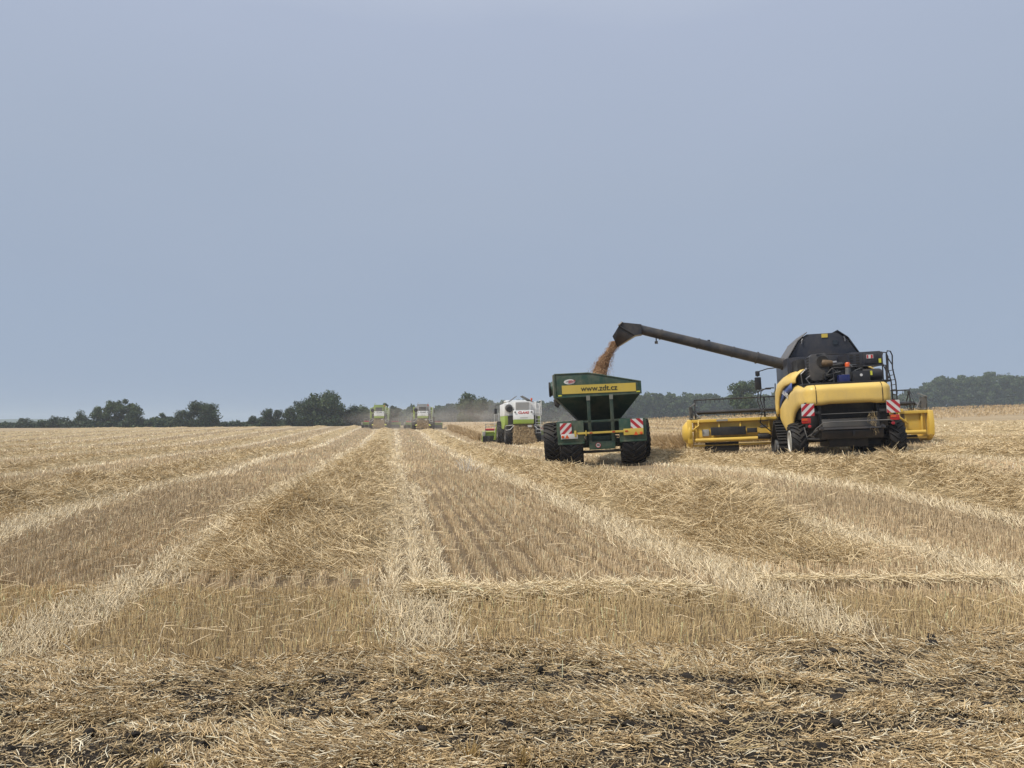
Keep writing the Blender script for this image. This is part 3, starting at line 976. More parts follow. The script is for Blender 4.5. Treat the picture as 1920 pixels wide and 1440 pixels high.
wood('distant_wood', 'hazy low wood behind the trailer and combines', ((650, 740, 772, 768, 16, 300), (740, 870, 768, 757, 16, 450), (870, 1060, 758, 752, 18, 450), (1060, 1215, 752, 744, 18, 450),
     (1215, 1300, 738, 742, 18, 450), (1290, 1380, 744, 741, 18, 450), (1410, 1720, 742, 738, 18, 450)), 'mid', 700)
wood('hedge', 'low dark hedge and bushes along the far field edge', ((-10, 60, 796, 797, 16, 215), (85, 190, 794, 790, 20, 205), (160, 330, 791, 789, 22, 203), (280, 345, 787, 786, 18, 206), (395, 480, 792, 791, 18, 222), (470, 560, 794, 792, 16, 208), (620, 700, 782, 780, 18, 300)), 'dark', 420)
wood('treeline', 'faint blue green treeline far beyond the field edge', ((-40, 120, 795, 794, 18, 520), (120, 480, 793, 792, 20, 520), (480, 760, 790, 786, 20, 520)), 'mid', 260)

# blue hills
def hill_z(X, Y):
    r = np.exp(-((Y - 1700) / 260) ** 2)
    return -6 + r * (13 + 16 * (fbm(X / 260 + 4, X * 0 + 2, 3) - .35)) * np.clip((X + 1900) / 500, .25, 1)
hm = paint('hill_woods', (.045, .07, .035), .9, .3, dscale=.01, dustcol=(.10, .11, .06))
tag(grid_obj('hills', np.linspace(-1900, 1500, 160), np.linspace(1150, 2250, 40), hill_z, hm), kind='structure')

# ------------------------------------------------------------------ vehicle pieces
def tyre_mesh(mb, c, Rr, W, rim, lugs=20, lean=.42, lugh=.07, flip=1, m=0):
    """tyre on an axle along x, chevron lugs"""
    Ri = Rr - lugh
    pr = [(-W * .36, rim), (-W * .47, rim + (Ri - rim) * .3), (-W * .5, rim + (Ri - rim) * .65), (-W * .46, Ri - .03), (-W * .36, Ri), (0, Ri + .012),
          (W * .36, Ri), (W * .46, Ri - .03), (W * .5, rim + (Ri - rim) * .65), (W * .47, rim + (Ri - rim) * .3), (W * .36, rim)]
    mb.lathe(pr, c, 'x', 40, m)
    for i in range(lugs):
        for sd in (-1, 1):
            a0 = 2 * math.pi * (i + (.5 if sd > 0 else 0)) / lugs
            lo = []; 
            secs = []
            for j in range(4):
                f = j / 3
                wx = sd * (-.03 * W + f * W * .53)
                rb = Ri - .02 if j < 3 else Ri - .09
                rt = Rr - (0 if j < 2 else (.012 if j == 2 else .055))
                a = a0 - flip * lean * f
                th = (.042 + .012 * f) / Rr
                sec = []
                for (aa, rr) in ((a - th, rb), (a - th * .75, rt), (a + th * .75, rt), (a + th, rb)):
                    sec.append((c[0] + wx, c[1] + rr * math.cos(aa), c[2] + rr * math.sin(aa)))
                secs.append(sec)
            mb.loft(secs, m, closed=True)
            mb.poly(secs[0], m); mb.poly(secs[-1], m)

def rim_mesh(mb, c, rim, W, side, m=0):
    x = W * .46 * side
    mb.lathe([(-W * .36, rim + .015), (-W * .36, rim - .03), (x * .9, rim - .05), (x * .55, rim * .62), (x * .62, rim * .3), (x * .85, rim * .26), (x * .9, .02)], c, 'x', 28, m)
    mb.lathe([(x * .9, rim - .04), (x * 1.07, rim - .02), (x * 1.07, rim + .015), (x * .9, rim + .015)], c, 'x', 28, m)

def wheel(parent, c, Rr, W, rim, side, rimmat, lugs=20, flip=1):
    a = MB(); rim_mesh(a, c, rim, W, side)
    wl = a.build('wheel', rimmat, parent)
    t = MB(); tyre_mesh(t, c, Rr, W, rim, lugs, flip=flip)
    t.build('tyre', M['rubber'], wl)
    return wl

def clip(poly, fn):
    o = []
    for i in range(len(poly)):
        a, b = poly[i], poly[(i + 1) % len(poly)]
        fa, fb = fn(a), fn(b)
        if fa >= 0: o.append(a)
        if (fa >= 0) != (fb >= 0):
            t = fa / (fa - fb); o.append((a[0] + (b[0] - a[0]) * t, a[1] + (b[1] - a[1]) * t))
    return o
def warning_panel(parent, x0, x1, z0, z1, y, dirn):
    mb = MB()
    mb.b(x0, x1, y, y + .02, z0, z1, 0)
    w_ = x1 - x0; per = w_ * .66
    for k in range(-4, 5):
        lo = k * per; hi = lo + per / 2
        pl = [(x0, z0), (x1, z0), (x1, z1), (x0, z1)]
        g = lambda p: (p[0] - x0) - dirn * (p[1] - z0)
        pl = clip(pl, lambda p: g(p) - lo)
        if pl: pl = clip(pl, lambda p: hi - g(p))
        if len(pl) > 2: mb.poly([(p[0], y - .004, p[1]) for p in pl], 1)
    return mb.build('warning_panel', [M['whiteplain'], M['red']], parent, smooth=False)

def text(parent, body, size, M4, mat, name='lettering', shear=0, bold=0.0, sx=1.0):
    cu = bpy.data.curves.new(name, 'FONT')
    cu.body = body; cu.size = size; cu.align_x = 'CENTER'; cu.align_y = 'CENTER'; cu.extrude = .004; cu.shear = shear; cu.offset = bold
    tmp = bpy.data.objects.new('tmp', cu); col.objects.link(tmp)
    me = bpy.data.meshes.new_from_object(tmp.evaluated_get(bpy.context.evaluated_depsgraph_get()))
    bpy.data.objects.remove(tmp)
    me.transform(M4 @ Matrix.Diagonal((sx, 1, 1, 1)))
    me.materials.clear(); me.materials.append(mat)
    o = bpy.data.objects.new(name, me); col.objects.link(o); o.parent = parent
    return o
def face_rear(x, y, z, rx=0):      # text plane looking towards -y
    return Matrix.Translation((x, y, z)) @ Matrix.Rotation(R(90) + rx, 4, 'X')
def face_left(x, y, z, tilt=0):    # text plane looking towards -x, reading from front to back as seen from outside
    return Matrix.Translation((x, y, z)) @ Matrix.Rotation(R(-90), 4, 'Z') @ Matrix.Rotation(R(90), 4, 'X') @ Matrix.Rotation(tilt, 4, 'Z')

#VEHICLES
# ------------------------------------------------------------------ yellow combine
def yellow_combine():
    X0, Y0 = 11.08, 25.6
    t = thing('combine_harvester', 'large yellow combine with black grain tank unloading through a long auger', 'combine harvester',
              (X0, Y0, .60), (0, R(-2.5), R(-11)), 'combine harvesters')
    W2L = Matrix.LocRotScale(t.location, t.rotation_euler.to_quaternion(), None).inverted()
    # chassis and inner body
    mb = MB()
    mb.b(-1.28, 1.28, -.55, 4.6, 1.25, 2.36)
    mb.b(-.80, .80, .1, 4.6, .55, 1.25)
    mb.b(-1.05, 1.05, 2.4, 4.4, .55, 1.3)
    mb.tube([(-1.5, 0, .6), (1.5, 0, .6)], .11)
    mb.tube([(-1.5, 3.4, .62), (1.5, 3.4, .62)], .16)
    mb.prism([(4.2, .75), (4.2, 1.55), (6.0, .95), (6.0, .35)], 'x', -.65, .65)      # feeder house
    mb.b(-1.45, -1.2, 1.2, 3.3, 1.2, 2.3); mb.b(1.2, 1.45, 1.2, 3.3, 1.2, 2.3)
    mb.build('chassis', M['chassis'], t, .015)
    # yellow wrap: side skirts and rear hood in one shell
    def xs(y): return 1.36 + .070 * max(0, y + .5)
    def sec(x, y, nx, ny, zb, zt):
        out = []
        for j in range(13):
            q = j / 12
            ins = .16 * max(0, (q - .72) / .28) ** 2 + .07 * max(0, (.22 - q) / .22) ** 2
            out.append((x - nx * ins, y - ny * ins, zb + (zt - zb) * q))
        return out
    left = [(2.95, -1.60, 1.40, 1.70), (2.72, -1.60, 1.12, 1.88), (2.48, -1.60, .97, 2.02), (2.2, -1.59, .84, 2.14), (1.92, -1.57, .73, 2.23), (1.65, -1.55, .66, 2.33),
            (1.42, -1.53, .64, 2.39), (1.30, -1.52, .80, 2.41), (1.16, -1.51, 1.06, 2.43), (.98, -1.50, 1.28, 2.45), (.7, -1.48, 1.48, 2.45), (.35, -1.46, 1.61, 2.43), (0, -1.45, 1.67, 2.40), (-.5, -1.43, 1.69, 2.36)]
    arc = []
    for k in range(1, 8):
        a = R(90 * k / 8)
        arc.append((-1.03 - .30 * math.cos(a), -.58 - .42 * math.sin(a), -math.cos(a), -math.sin(a)))
    secs = [sec(-xs(y), y, -1, 0, a, b) for (y, x, a, b) in left]
    secs += [sec(x, y, nx, ny, 1.69, 2.36) for (x, y, nx, ny) in arc]
    secs += [sec(x, -1.0 - .04 * (1 - (x / 1.03) ** 2), 0, -1, 1.69 + (.03 if abs(x) < .8 else 0), 2.36) for x in np.linspace(-1.03, 1.03, 11)]
    secs += [sec(-x, y, -nx, ny, 1.69, 2.36) for (x, y, nx, ny) in arc[::-1]]
    secs += [sec(xs(y), y, 1, 0, a, b) for (y, x, a, b) in left[::-1]]
    mb = MB(); mb.loft(secs)
    mb.build('body_shell', M['yellow'], t, solid=.035, offset=-1)
    # cap closing the top of the rear hood
    mb = MB()
    mb.prism([(-1.2, -.55), (-1.02, -.78), (1.02, -.78), (1.2, -.55), (1.2, .9), (-1.2, .9)], 'z', 2.33, 2.372)
    mb.build('hood_top', M['blackdusty'], t)
    # hood seams
    mb = MB()
    for x in (-1.0, 1.0):
        mb.tube([(x + math.copysign(.0, x), -1.012, 1.74), (x, -1.012, 2.0), (x, -1.010, 2.17), (x, -.985, 2.26), (x, -.935, 2.31), (x, -.845, 2.362)], .011, 5)
        mb.build('hood_seam', M['chassis'], t); mb = MB()
    # swooping upper side panels with the blue decal between them and the shell
    A = [(3.48, 1.46), (3.74, 1.72), (3.82, 2.02), (3.72, 2.36), (3.42, 2.66), (2.95, 2.86), (2.3, 2.98), (1.6, 3.02), (.95, 3.03)]
    Bc = [(3.34, 1.56), (3.28, 1.76), (3.16, 1.98), (2.96, 2.18), (2.68, 2.34), (2.36, 2.45), (2.0, 2.51), (1.5, 2.55), (.95, 2.57)]
    A = [(.55 + (y - .95) * .95, z - .06) for y, z in A]; Bc = [(.55 + (y - .95) * .95, z - .05) for y, z in Bc]
    for sd in (-1, 1):
        mb = MB(); secs = []
        for (a, b) in zip(A, Bc):
            sc_ = []
            for j in range(9):
                q = j / 8
                y = b[0] + (a[0] - b[0]) * q; z = b[1] + (a[1] - b[1]) * q
                x = xs(y) + .03 + .05 * math.sin(math.pi * q) - .36 * max(0, (z - 2.44) / .55) ** 2.0 - .10 * max(0, 1.6 - y)
                sc_.append((sd * x, y, z))
            secs.append(sc_)
        mb.loft(secs)
        mb.build('side_panel', M['yellow'], t, solid=.05, offset=0)
        mb = MB()
        sq = lambda q: [(.55 + (y - .95) * .95, z - .04) for y, z in q]
        lo = [(3.25, 1.76), (2.9, 1.98), (2.5, 2.10), (2.1, 2.19), (1.6, 2.28), (1.15, 2.33)]
        hi = [(3.3, 1.72), (3.12, 2.06), (2.72, 2.36), (2.3, 2.48), (1.75, 2.56), (1.2, 2.58)]
        mb.loft([[(sd * (xs(a[0]) - .0), a[0], a[1]), (sd * (xs((a[0] + b[0]) / 2) + .005), (a[0] + b[0]) / 2, (a[1] + b[1]) / 2), (sd * (xs(b[0]) - .01), b[0], b[1])] for k, (a, b) in enumerate(zip(sq(lo), sq(hi)))])
        dc = mb.build('decal', M['blue'], t, solid=.012)
        if sd < 0:
            lt = text(t, 'NEW HOLLAND', .25, Matrix.Translation((-xs(2.15) - .022, 2.15, 2.30)) @ Matrix.Rotation(math.atan(.070), 4, 'Z') @ face_left(0, 0, 0, R(-15)) , M['whiteplain'], 'lettering', 0, .004, .98)
            lt.parent = dc
    # rear wheels, front tracks
    for sd in (-1, 1):
        wheel(t, (sd * 1.50, 0, .53), .63, .52, .36, sd, M['rim'], 18)
        mb = MB()
        # rubber track: rounded triangle loop
        pts = []
        for (cy_, cz_, r, a0, a1) in ((2.62, .30, .28, 250, 150), (3.35, .86, .34, 150, 30), (4.12, .30, .28, 30, -70)):
            for k in range(9):
                a = R(a0 + (a1 - a0) * k / 8); pts.append((cy_ + r * math.cos(a), cz_ + r * math.sin(a)))
        nP = len(pts); cx_ = sd * 1.46
        inner = []
        for i, p in enumerate(pts):
            c_ = Vector((3.36, .5)); v = Vector(p) - c_
            inner.append(tuple(c_ + v * (1 - .06 / v.length)))
        for i in range(nP):
            j = (i + 1) % nP
            for (x0, x1) in ((cx_ - .31, cx_ + .31),):
                mb.hexa([(x0, *pts[i]), (x1, *pts[i]), (x1, *pts[j]), (x0, *pts[j])], [(x0, *inner[i]), (x1, *inner[i]), (x1, *inner[j]), (x0, *inner[j])])
        # lugs
        per = [0]
        for i in range(nP): per.append(per[-1] + (Vector(pts[(i + 1) % nP]) - Vector(pts[i])).length)
        nl = 34
        for L_ in range(nl):
            dd = per[-1] * L_ / nl
            i = max(k for k in range(nP) if per[k] <= dd)
            a_, b_ = Vector(pts[i]), Vector(pts[(i + 1) % nP]); f = (dd - per[i]) / max(1e-6, per[i + 1] - per[i])
            p = a_ + (b_ - a_) * f; tg = (b_ - a_).normalized(); nn = Vector((-tg.y, tg.x))
            if nn.dot(p - Vector((3.36, .5))) < 0: nn = -nn
            ang = math.atan2(tg.y, tg.x)
            mb.box((cx_, p.x + nn.x * .03, p.y + nn.y * .03), (.62, .065, .07), (ang, 0, 0))
        tr = mb.build('track', M['rubber'], t)
        mb = MB()
        for (y, z, r) in ((2.62, .30, .22), (4.12, .30, .22), (3.35, .86, .27), (3.1, .2, .12), (3.6, .2, .12)):
            mb.lathe([(-.2, .03), (-.2, r), (.2, r), (.2, r * .5), (.14, r * .45), (.16, .02)], (cx_, y, z), 'x', 20)
        mb.prism([(2.7, .2), (3.3, .95), (4.05, .2)], 'x', cx_ - .1, cx_ + .1)
        mb.build('track_wheels', M['dgrey'], tr)
    # grain tank with its opened covers
    prof = [(-1.22, 3.50), (-.86, 4.10), (-.56, 4.36), (.50, 4.36), (.82, 4.12), (1.20, 3.50)]
    mb = MB()
    mb.prism(prof, 'y', 2.35, 4.5)
    mb.b(-1.36, 1.36, 2.0, 4.7, 2.36, 3.50)
    mb.b(-1.30, 1.30, 2.28, 2.33, 3.46, 3.54)
    tk = mb.build('grain_tank', M['tank'], t, .02)
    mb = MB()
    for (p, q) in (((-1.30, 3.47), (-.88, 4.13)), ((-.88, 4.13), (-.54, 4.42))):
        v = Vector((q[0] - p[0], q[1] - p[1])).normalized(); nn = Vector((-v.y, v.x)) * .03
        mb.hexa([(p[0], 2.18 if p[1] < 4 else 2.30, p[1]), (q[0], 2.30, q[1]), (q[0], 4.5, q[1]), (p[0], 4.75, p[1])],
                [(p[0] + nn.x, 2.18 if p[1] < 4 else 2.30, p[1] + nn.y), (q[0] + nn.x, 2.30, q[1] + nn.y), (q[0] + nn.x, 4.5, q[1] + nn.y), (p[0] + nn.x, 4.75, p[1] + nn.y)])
    mb.build('tank_cover', M['tanklit'], t, .008)  # left covers carry the light from the left in their colour
    mb = MB()
    for (p, q) in (((1.24, 3.47), (.84, 4.15)), ((.84, 4.15), (.48, 4.43))):
        v = Vector((q[0] - p[0], q[1] - p[1])).normalized(); nn = Vector((v.y, -v.x)) * .03
        mb.hexa([(p[0], 2.28, p[1]), (q[0], 2.28, q[1]), (q[0], 4.55, q[1]), (p[0], 4.6, p[1])],
                [(p[0] + nn.x, 2.28, p[1] + nn.y), (q[0] + nn.x, 2.28, q[1] + nn.y), (q[0] + nn.x, 4.55, q[1] + nn.y), (p[0] + nn.x, 4.6, p[1] + nn.y)])
    mb.build('tank_cover', M['tank'], t, .008)
    mb = MB(); mb.b(-.05, .16, 2.32, 2.348, 4.2, 4.34); mb.build('sticker', M['yellowband'], tk)
    mb = MB(); mb.b(.32, .48, 2.31, 2.35, 3.92, 4.08); mb.build('tank_window', M['glass'], tk)
    mb = MB()
    for x in (-.72, .70): mb.tube([(x, 2.3, 4.2), (x * 1.05, 2.3, 4.12), (x * 1.05, 2.3, 4.02)], .025, 6)
    mb.tube([(-1.25, 2.30, 3.44), (1.22, 2.30, 3.44)], .02, 6)
    mb.build('latch', M['steel'], tk)
    # engine deck
    mb = MB()
    mb.b(-1.28, 1.45, -.45, 2.0, 2.376, 2.44)
    mb.b(-.25, .62, .25, 1.6, 2.44, 2.86)                 # engine block
    mb.b(-.15, .5, .35, 1.5, 2.86, 3.02)
    mb.b(-1.20, -.95, .9, 2.0, 2.44, 3.35)
    mb.tube([(-.9, 1.0, 2.62), (-.3, .8, 2.72), (.0, .6, 2.9)], .07)
    mb.tube([(-.30, .25, 3.0), (.1, .2, 3.05), (.35, .45, 3.0)], .09)
    mb.tube([(.1, .15, 2.62), (.6, .1, 2.66)], .05)
    rs = random.Random(4)
    for _ in range(26):
        x, y, z = rs.uniform(-.9, .8), rs.uniform(-.1, 1.2), rs.uniform(2.46, 3.0)
        if rs.random() < .5: mb.box((x, y, z), (rs.uniform(.05, .2), rs.uniform(.05, .2), rs.uniform(.05, .2)), (0, rs.uniform(-.3, .3), rs.uniform(-.5, .5)))
        else: mb.tube([(x, y, 2.42), (x + rs.uniform(-.15, .15), y, z), (x + rs.uniform(-.4, .4), y + rs.uniform(0, .3), z + rs.uniform(-.05, .15))], rs.uniform(.018, .04), 6)
    mb.build('engine', M['blackdusty'], t, .012)
    for _ in range(9):
        mb = MB(); x, y, z = rs.uniform(-.8, .5), rs.uniform(-.2, .2), rs.uniform(2.5, 3.0)
        mb.tube([(x, y, z), (x + rs.uniform(-.2, .2), y + .05, z + rs.uniform(-.1, .1)), (x + rs.uniform(-.3, .3), y + .2, z + rs.uniform(-.2, .2))], .016, 6)
        mb.build('hose', M['dgrey'], t)
    mb = MB()
    mb.b(.38, 1.50, .55, 1.95, 2.98, 3.44)
    mb.b(.38, .84, .53, .56, 3.0, 3.42)
    mb.b(.90, 1.32, .52, .56, 3.06, 3.40)
    mb.b(.5, 1.46, .65, 1.9, 3.44, 3.47)
    ec = mb.build('engine_cover', M['tank'], t, .02)
    mb = MB()
    for i in range(2):
        mb = MB()
        for j in range(4): mb.b(.44 + i * .2, .55 + i * .2, .515, .54, 3.06 + j * .09, 3.11 + j * .09)
        mb.build('louvre', M['chassis'], ec)
    mb = MB(); mb.b(.98, 1.19, .505, .525, 3.22, 3.35); lab = mb.build('sticker', M['whiteplain'], ec)
    mb = MB(); mb.b(1.11, 1.17, .498, .507, 3.23, 3.34); mb.build('warning_mark', M['redink'], ec)
    mb = MB(); mb.b(.99, 1.03, .498, .507, 3.23, 3.34); mb.build('warning_mark', M['redink'], ec)
    mb = MB(); mb.b(1.36, 1.43, .50, .56, 3.06, 3.20); mb.build('marker', M['yellowdisc'], ec)
    # rotary radiator screen box
    mb = MB()
    mb.prism([(-.94, 2.62), (-.94, 3.34), (-.84, 3.44), (-.42, 3.46), (-.34, 3.36), (-.34, 2.66), (-.42, 2.56), (-.84, 2.54)], 'y', .12, .62)
    for k in range(8): mb.b(-.965, -.93, .16, .58, 2.66 + k * .095, 2.69 + k * .095)
    sb = mb.build('screen_box', M['screen'], t, .03)
    mb = MB()
    mb.lathe([(0, .02), (0, .17), (-.02, .19), (-.05, .19), (-.05, .15), (-.03, .02)], (-.52, .12, 3.18), 'y', 24)
    mb.build('screen_opening', M['chassis'], sb)
    mb = MB()
    mb.tube([(-.52, .05, 3.12), (-.40, -.02, 3.10), (-.24, .0, 3.10)], [.12, .12, .09], 12)
    mb.build('air_duct', M['stain'], t)
    mb = MB()
    mb.tube([(-.26, .0, 3.10), (-.1, .02, 3.12)], .055, 10)
    mb.build('exhaust_pipe', M['steel'], t); mb = MB()
    mb.tube([(-1.15, .4, 2.44), (-1.2, .3, 2.8), (-1.0, .3, 3.0)], .02, 6)
    mb.build('pipe', M['steel'], t); mb = MB()
    mb.tube([(-.98, .0, 2.44), (-1.1, 0, 2.62), (-.95, .1, 2.72)], .02, 6)
    mb.build('pipe', M['steel'], t)
    mb = MB()
    mb.lathe([(-.40, .05), (-.36, .19), (-.3, .22), (.3, .22), (.36, .19), (.40, .05)], (1.0, .35, 2.64), 'x', 20)
    mb.build('air_tank', M['black'], t)
    mb = MB(); mb.lathe([(0, .02), (0, .08), (.14, .085), (.18, .06), (.19, .02)], (.27, .12, 2.92), 'z', 16); mb.build('filler_cap', M['orange'], t)
    mb = MB(); mb.tube([(.27, .12, 2.40), (.27, .12, 2.92)], [.12, .085], 12); mb.build('filler_neck', M['dgrey'], t)
    mb = MB(); mb.b(-.10, .24, -.25, .1, 2.44, 2.68); mb.build('blue_box', M['bluebox'], t, .02)
    mb = MB(); mb.b(.32, .86, -.28, .1, 2.44, 2.78); bx = mb.build('battery_box', M['black'], t, .02)
    mb = MB(); mb.lathe([(0, .045), (-.012, .045), (-.014, .01)], (.58, -.285, 2.64), 'y', 16); mb.build('reflector', M['whiteplain'], bx)
    mb = MB(); mb.b(.84, .93, -.26, -.22, 2.62, 2.76); mb.build('marker', M['yellowdisc'], bx)
    # guard rails and ladder at the right rear
    mb = MB()
    mb.tube([(-.28, -.3, 2.92), (1.34, -.3, 2.92)], .018, 6)
    mb.tube([(-.28, -.3, 2.44), (-.28, -.3, 2.92)], .018, 6)
    mb.tube([(1.34, -.3, 2.44), (1.34, -.3, 2.92)], .02, 6)
    mb.tube([(-.7, .1, 3.42), (.4, .3, 3.40)], .015, 6)
    mb.build('guard_rail', M['black'], t)
    mb = MB()
    for yy in (-.35, .15):
        mb.tube([(1.36, yy, 2.40), (1.37, yy, 3.28), (1.41, yy, 3.38), (1.50, yy, 3.36), (1.55, yy, 3.22), (1.53, yy, 2.8), (1.60, yy, 2.35), (1.60, yy, 1.75)], .022, 7)
    for k in range(7): mb.tube([(1.56 + .01 * k * .6, -.35, 2.75 - k * .16), (1.56 + .01 * k * .6, .15, 2.75 - k * .16)], .012, 6)
    mb.tube([(1.38, -.35, 3.2), (1.54, -.35, 2.9)], .018, 6); mb.tube([(1.38, .15, 3.0), (1.54, .15, 2.5)], .018, 6)
    mb.build('ladder', M['black'], t)
    # straw hood, chopper, spreader
    mb = MB()
    mb.b(-.92, -.84, -.80, .0, .75, 1.70); mb.b(.84, .92, -.80, .0, .75, 1.70)
    mb.b(-.84, .84, -.30, -.2, .80, 1.70)
    mb.prism([(-.78, 1.22), (-.86, 1.24), (-1.02, .98), (-.62, .92)], 'x', -.86, .86)
    mb.b(-1.02, 1.02, -.78, -.70, .64, .98)
    mb.tube([(-.95, -.74, .62), (.95, -.74, .62)], .045, 8)
    mb.b(-.6, .6, -.5, 1.0, .32, .64)
    mb.b(-1.18, -.9, -.62, -.3, .95, 1.62); mb.b(.9, 1.2, -.62, -.3, .95, 1.62)
    mb.tube([(-1.1, -.8, .70), (-.9, -.72, .9)], .05, 8)
    mb.build('straw_chopper', M['blackdusty'], t, .012)
    mb = MB()
    mb.prism([(-.72, 1.06), (-1.12, .96), (-1.16, .90), (-1.1, .88), (-.70, .98)], 'x', -1.0, 1.0)
    mb.prism([(-1.0, .86), (-.97, .60), (-.90, .60), (-.92, .88)], 'x', -.9, .95)
    for x in (-.98, .98): mb.lathe([(0, .02), (0, .07), (-.05, .07), (-.06, .02)], (x * .93, -1.1, .93), 'y', 12)
    mb.b(.02, .1, -1.06, -.98, .66, .84)
    mb.build('spreader', M['spread'], t, .008)
    mb = MB()
    mb.tube([(-1.22, -.84, .72), (-1.05, -.98, .95), (-.86, -1.14, 1.12), (-.6, -1.16, 1.14), (1.12, -1.16, 1.14), (1.28, -.95, 1.10)], .018, 6)
    mb.tube([(-1.36, -.6, 1.0), (-1.32, -.75, .68), (-1.0, -.9, .9)], .018, 6)
    mb.tube([(-1.3, -.7, .62), (-.95, -.8, .60)], .025, 6)
    mb.tube([(-.85, -.84, 1.40), (.85, -.84, 1.40)], .014, 6)
    mb.build('spreader_bar', M['dgrey'], t)
    # hanging straw wisps
    rb = Ribbons()
    n = 110
    p = np.stack([rng.normal(.66, .05, n), rng.uniform(-1.15, -.86, n), rng.uniform(.85, 1.45, n)], 1)
    rb.add(p, dirs(n, -1.1, .4), .10 + .12 * rng.random(n), .006, tints(n, (.34, .25, .12), (.55, .43, .24)), .15)
    n = 420
    p = np.stack([rng.uniform(-.8, .8, n), rng.uniform(-.5, -.32, n), rng.uniform(1.25, 1.55, n)], 1)
    rb.add(p, dirs(n, -.6, .5), .12, .007, tints(n, (.16, .11, .05), (.3, .22, .11)), .15)
    so = rb.build('clinging_straw', M['straw'], t); so['kind'] = 'stuff'
    # lamps and boards
    for sd in (-1, 1):
        xb = (-1.48, -1.09) if sd < 0 else (1.09, 1.48)
        warning_panel(t, xb[0], xb[1], 1.36, 1.76, -1.02, 1 if sd < 0 else -1)
        xm = sum(xb) / 2 - (.05 if sd < 0 else -.05)
        mb = MB(); mb.b(xm - .15, xm + .13, -1.0, -.90, 1.12, 1.30, 0); lp = mb.build('tail_lamp', M['redlamp'], t, .025)
        mb = MB(); mb.b(xm - .14, xm + .02 * 1, -1.012, -.998, 1.215, 1.285, 0); mb.build('indicator_lens', M['orange'], lp)
        mb = MB(); mb.lathe([(0, .05), (-.025, .05), (-.035, .02)], (xm - .08 * sd * -1 * -1, -.98, 1.03), 'y', 16); mb.build('reflector', M['red'], t)
        mb = MB()
        mb.b(xm - .03, xm + .03, -.96, -.90, 1.0, 1.8); mb.b(min(xm, sd * .9), max(xm, sd * .9), -.9, -.82, 1.42, 1.50)
        mb.build('lamp_bracket', M['black'], t)
    # cab, mirror, platform rails
    mb = MB()
    mb.prism([(4.75, 1.75), (4.75, 3.35), (6.3, 3.35), (6.65, 2.6), (6.2, 1.75)], 'x', -.90, .90)
    cb = mb.build('cab', M['glass'], t, .03)
    mb = MB(); mb.b(-1.02, 1.02, 4.6, 6.5, 3.36, 3.56); mb.build('cab_roof', M['black'], cb, .06)
    mb = MB()
    for x in (-.91, .91):
        mb.b(x - .04, x + .04, 4.72, 4.82, 1.75, 3.36)
    mb.b(-.95, .95, 4.7, 6.3, 1.62, 1.76)
    mb.build('cab_frame', M['black'], cb)
    for sd in (-1, 1):
        mb = MB()
        mb.tube([(sd * .95, 6.1, 3.45), (sd * 1.5, 6.2, 3.42), (sd * 1.92, 6.1, 3.30), (sd * 1.92, 6.1, 3.1)], .022, 6)
        mr = mb.build('mirror_arm', M['black'], t)
        mb = MB(); mb.b(sd * 1.92 - .13, sd * 1.92 + .13, 6.02, 6.12, 2.55, 3.08); mb.b(sd * 1.92 - .09, sd * 1.92 + .09, 6.02, 6.10, 3.12, 3.34)
        mb.build('mirror', M['black'], mr, .04)
    mb = MB()
    for (yy) in (4.6, 5.5):
        mb.tube([(-1.05, yy, 1.72), (-1.95, yy, 1.72), (-2.05, yy, 2.1), (-2.0, yy, 2.45), (-1.8, yy, 2.55), (-1.5, yy, 2.55)], .024, 6)
    mb.tube([(-2.03, 4.6, 2.2), (-2.03, 5.5, 2.2)], .02, 6)
    mb.tube([(-1.5, 4.6, 1.72), (-1.45, 4.6, 2.72)], .022, 6)
    mb.tube([(-2.0, 4.6, 1.72), (-2.12, 4.5, 1.2), (-1.7, 4.45, .8)], .024, 6)
    mb.b(-1.95, -1.0, 4.5, 5.6, 1.66, 1.72)
    for k in range(4): mb.b(-2.1, -1.75, 4.9, 5.3, .75 + k * .25, .78 + k * .25)
    mb.build('platform', M['black'], t)

    # unloading auger (straight tube, spout at the end), laid out in world space and brought into the combine's frame
    L = lambda p: W2L @ Vector(p)
    a0 = L((10.75, 28.9, 1.65 + 106 / 1442 * 28.9)); a1 = L(P(1199, 617.5, 29.9))
    ax = (a1 - a0).normalized()
    mb = MB()
    mb.tube([a0 - ax * .15, a0 + ax * .55], .225, 20)
    mb.tube([a0 + ax * .5, a1 + ax * .1], [.205, .185], 20)
    for f in (.09, .25, .40, .62, .86): 
        p = a0 + (a1 - a0) * f; mb.tube([p - ax * .03, p + ax * .03], .232 if f < .3 else .212, 20)
    p = a0 + (a1 - a0) * .55; mb.box(p + Vector((0, 0, .21)), (.1, .1, .06))
    p = a1 - ax * .65
    mb.tube([p, p + Vector((0, 0, -.3)), p + ax * .06 + Vector((0, 0, -.38))], .025, 6)
    mb.box(p + Vector((0, 0, -.36)), (.12, .1, .1))
    au = mb.build('unloading_auger', M['gun'], t)
    mb = MB()
    mb.tube([a0 + Vector((.35, .1, -1.2)), a0 + Vector((.30, .05, -.3)), a0 - ax * .02 + Vector((.1, 0, .0))], [.30, .28, .25], 16)
    mb.tube([a0 - ax * .4, a0 - ax * .05], [.34, .27], 16)
    mb.build('auger_elbow', M['gun'], t)
    # spout: hood sloping down and outwards
    pts = {k: L(P(*v)) for k, v in dict(tip=(1168, 606, 29.9), top2=(1203, 609.5, 29.9), low2=(1203, 628, 29.9), low1=(1191, 630, 29.9), m_in=(1158, 650.5, 29.9), m_out=(1149, 632, 29.9), sh=(1161, 612.5, 29.9)).items()}
    dep = W2L.to_3x3() @ Vector((.19, .98, 0)) * .25
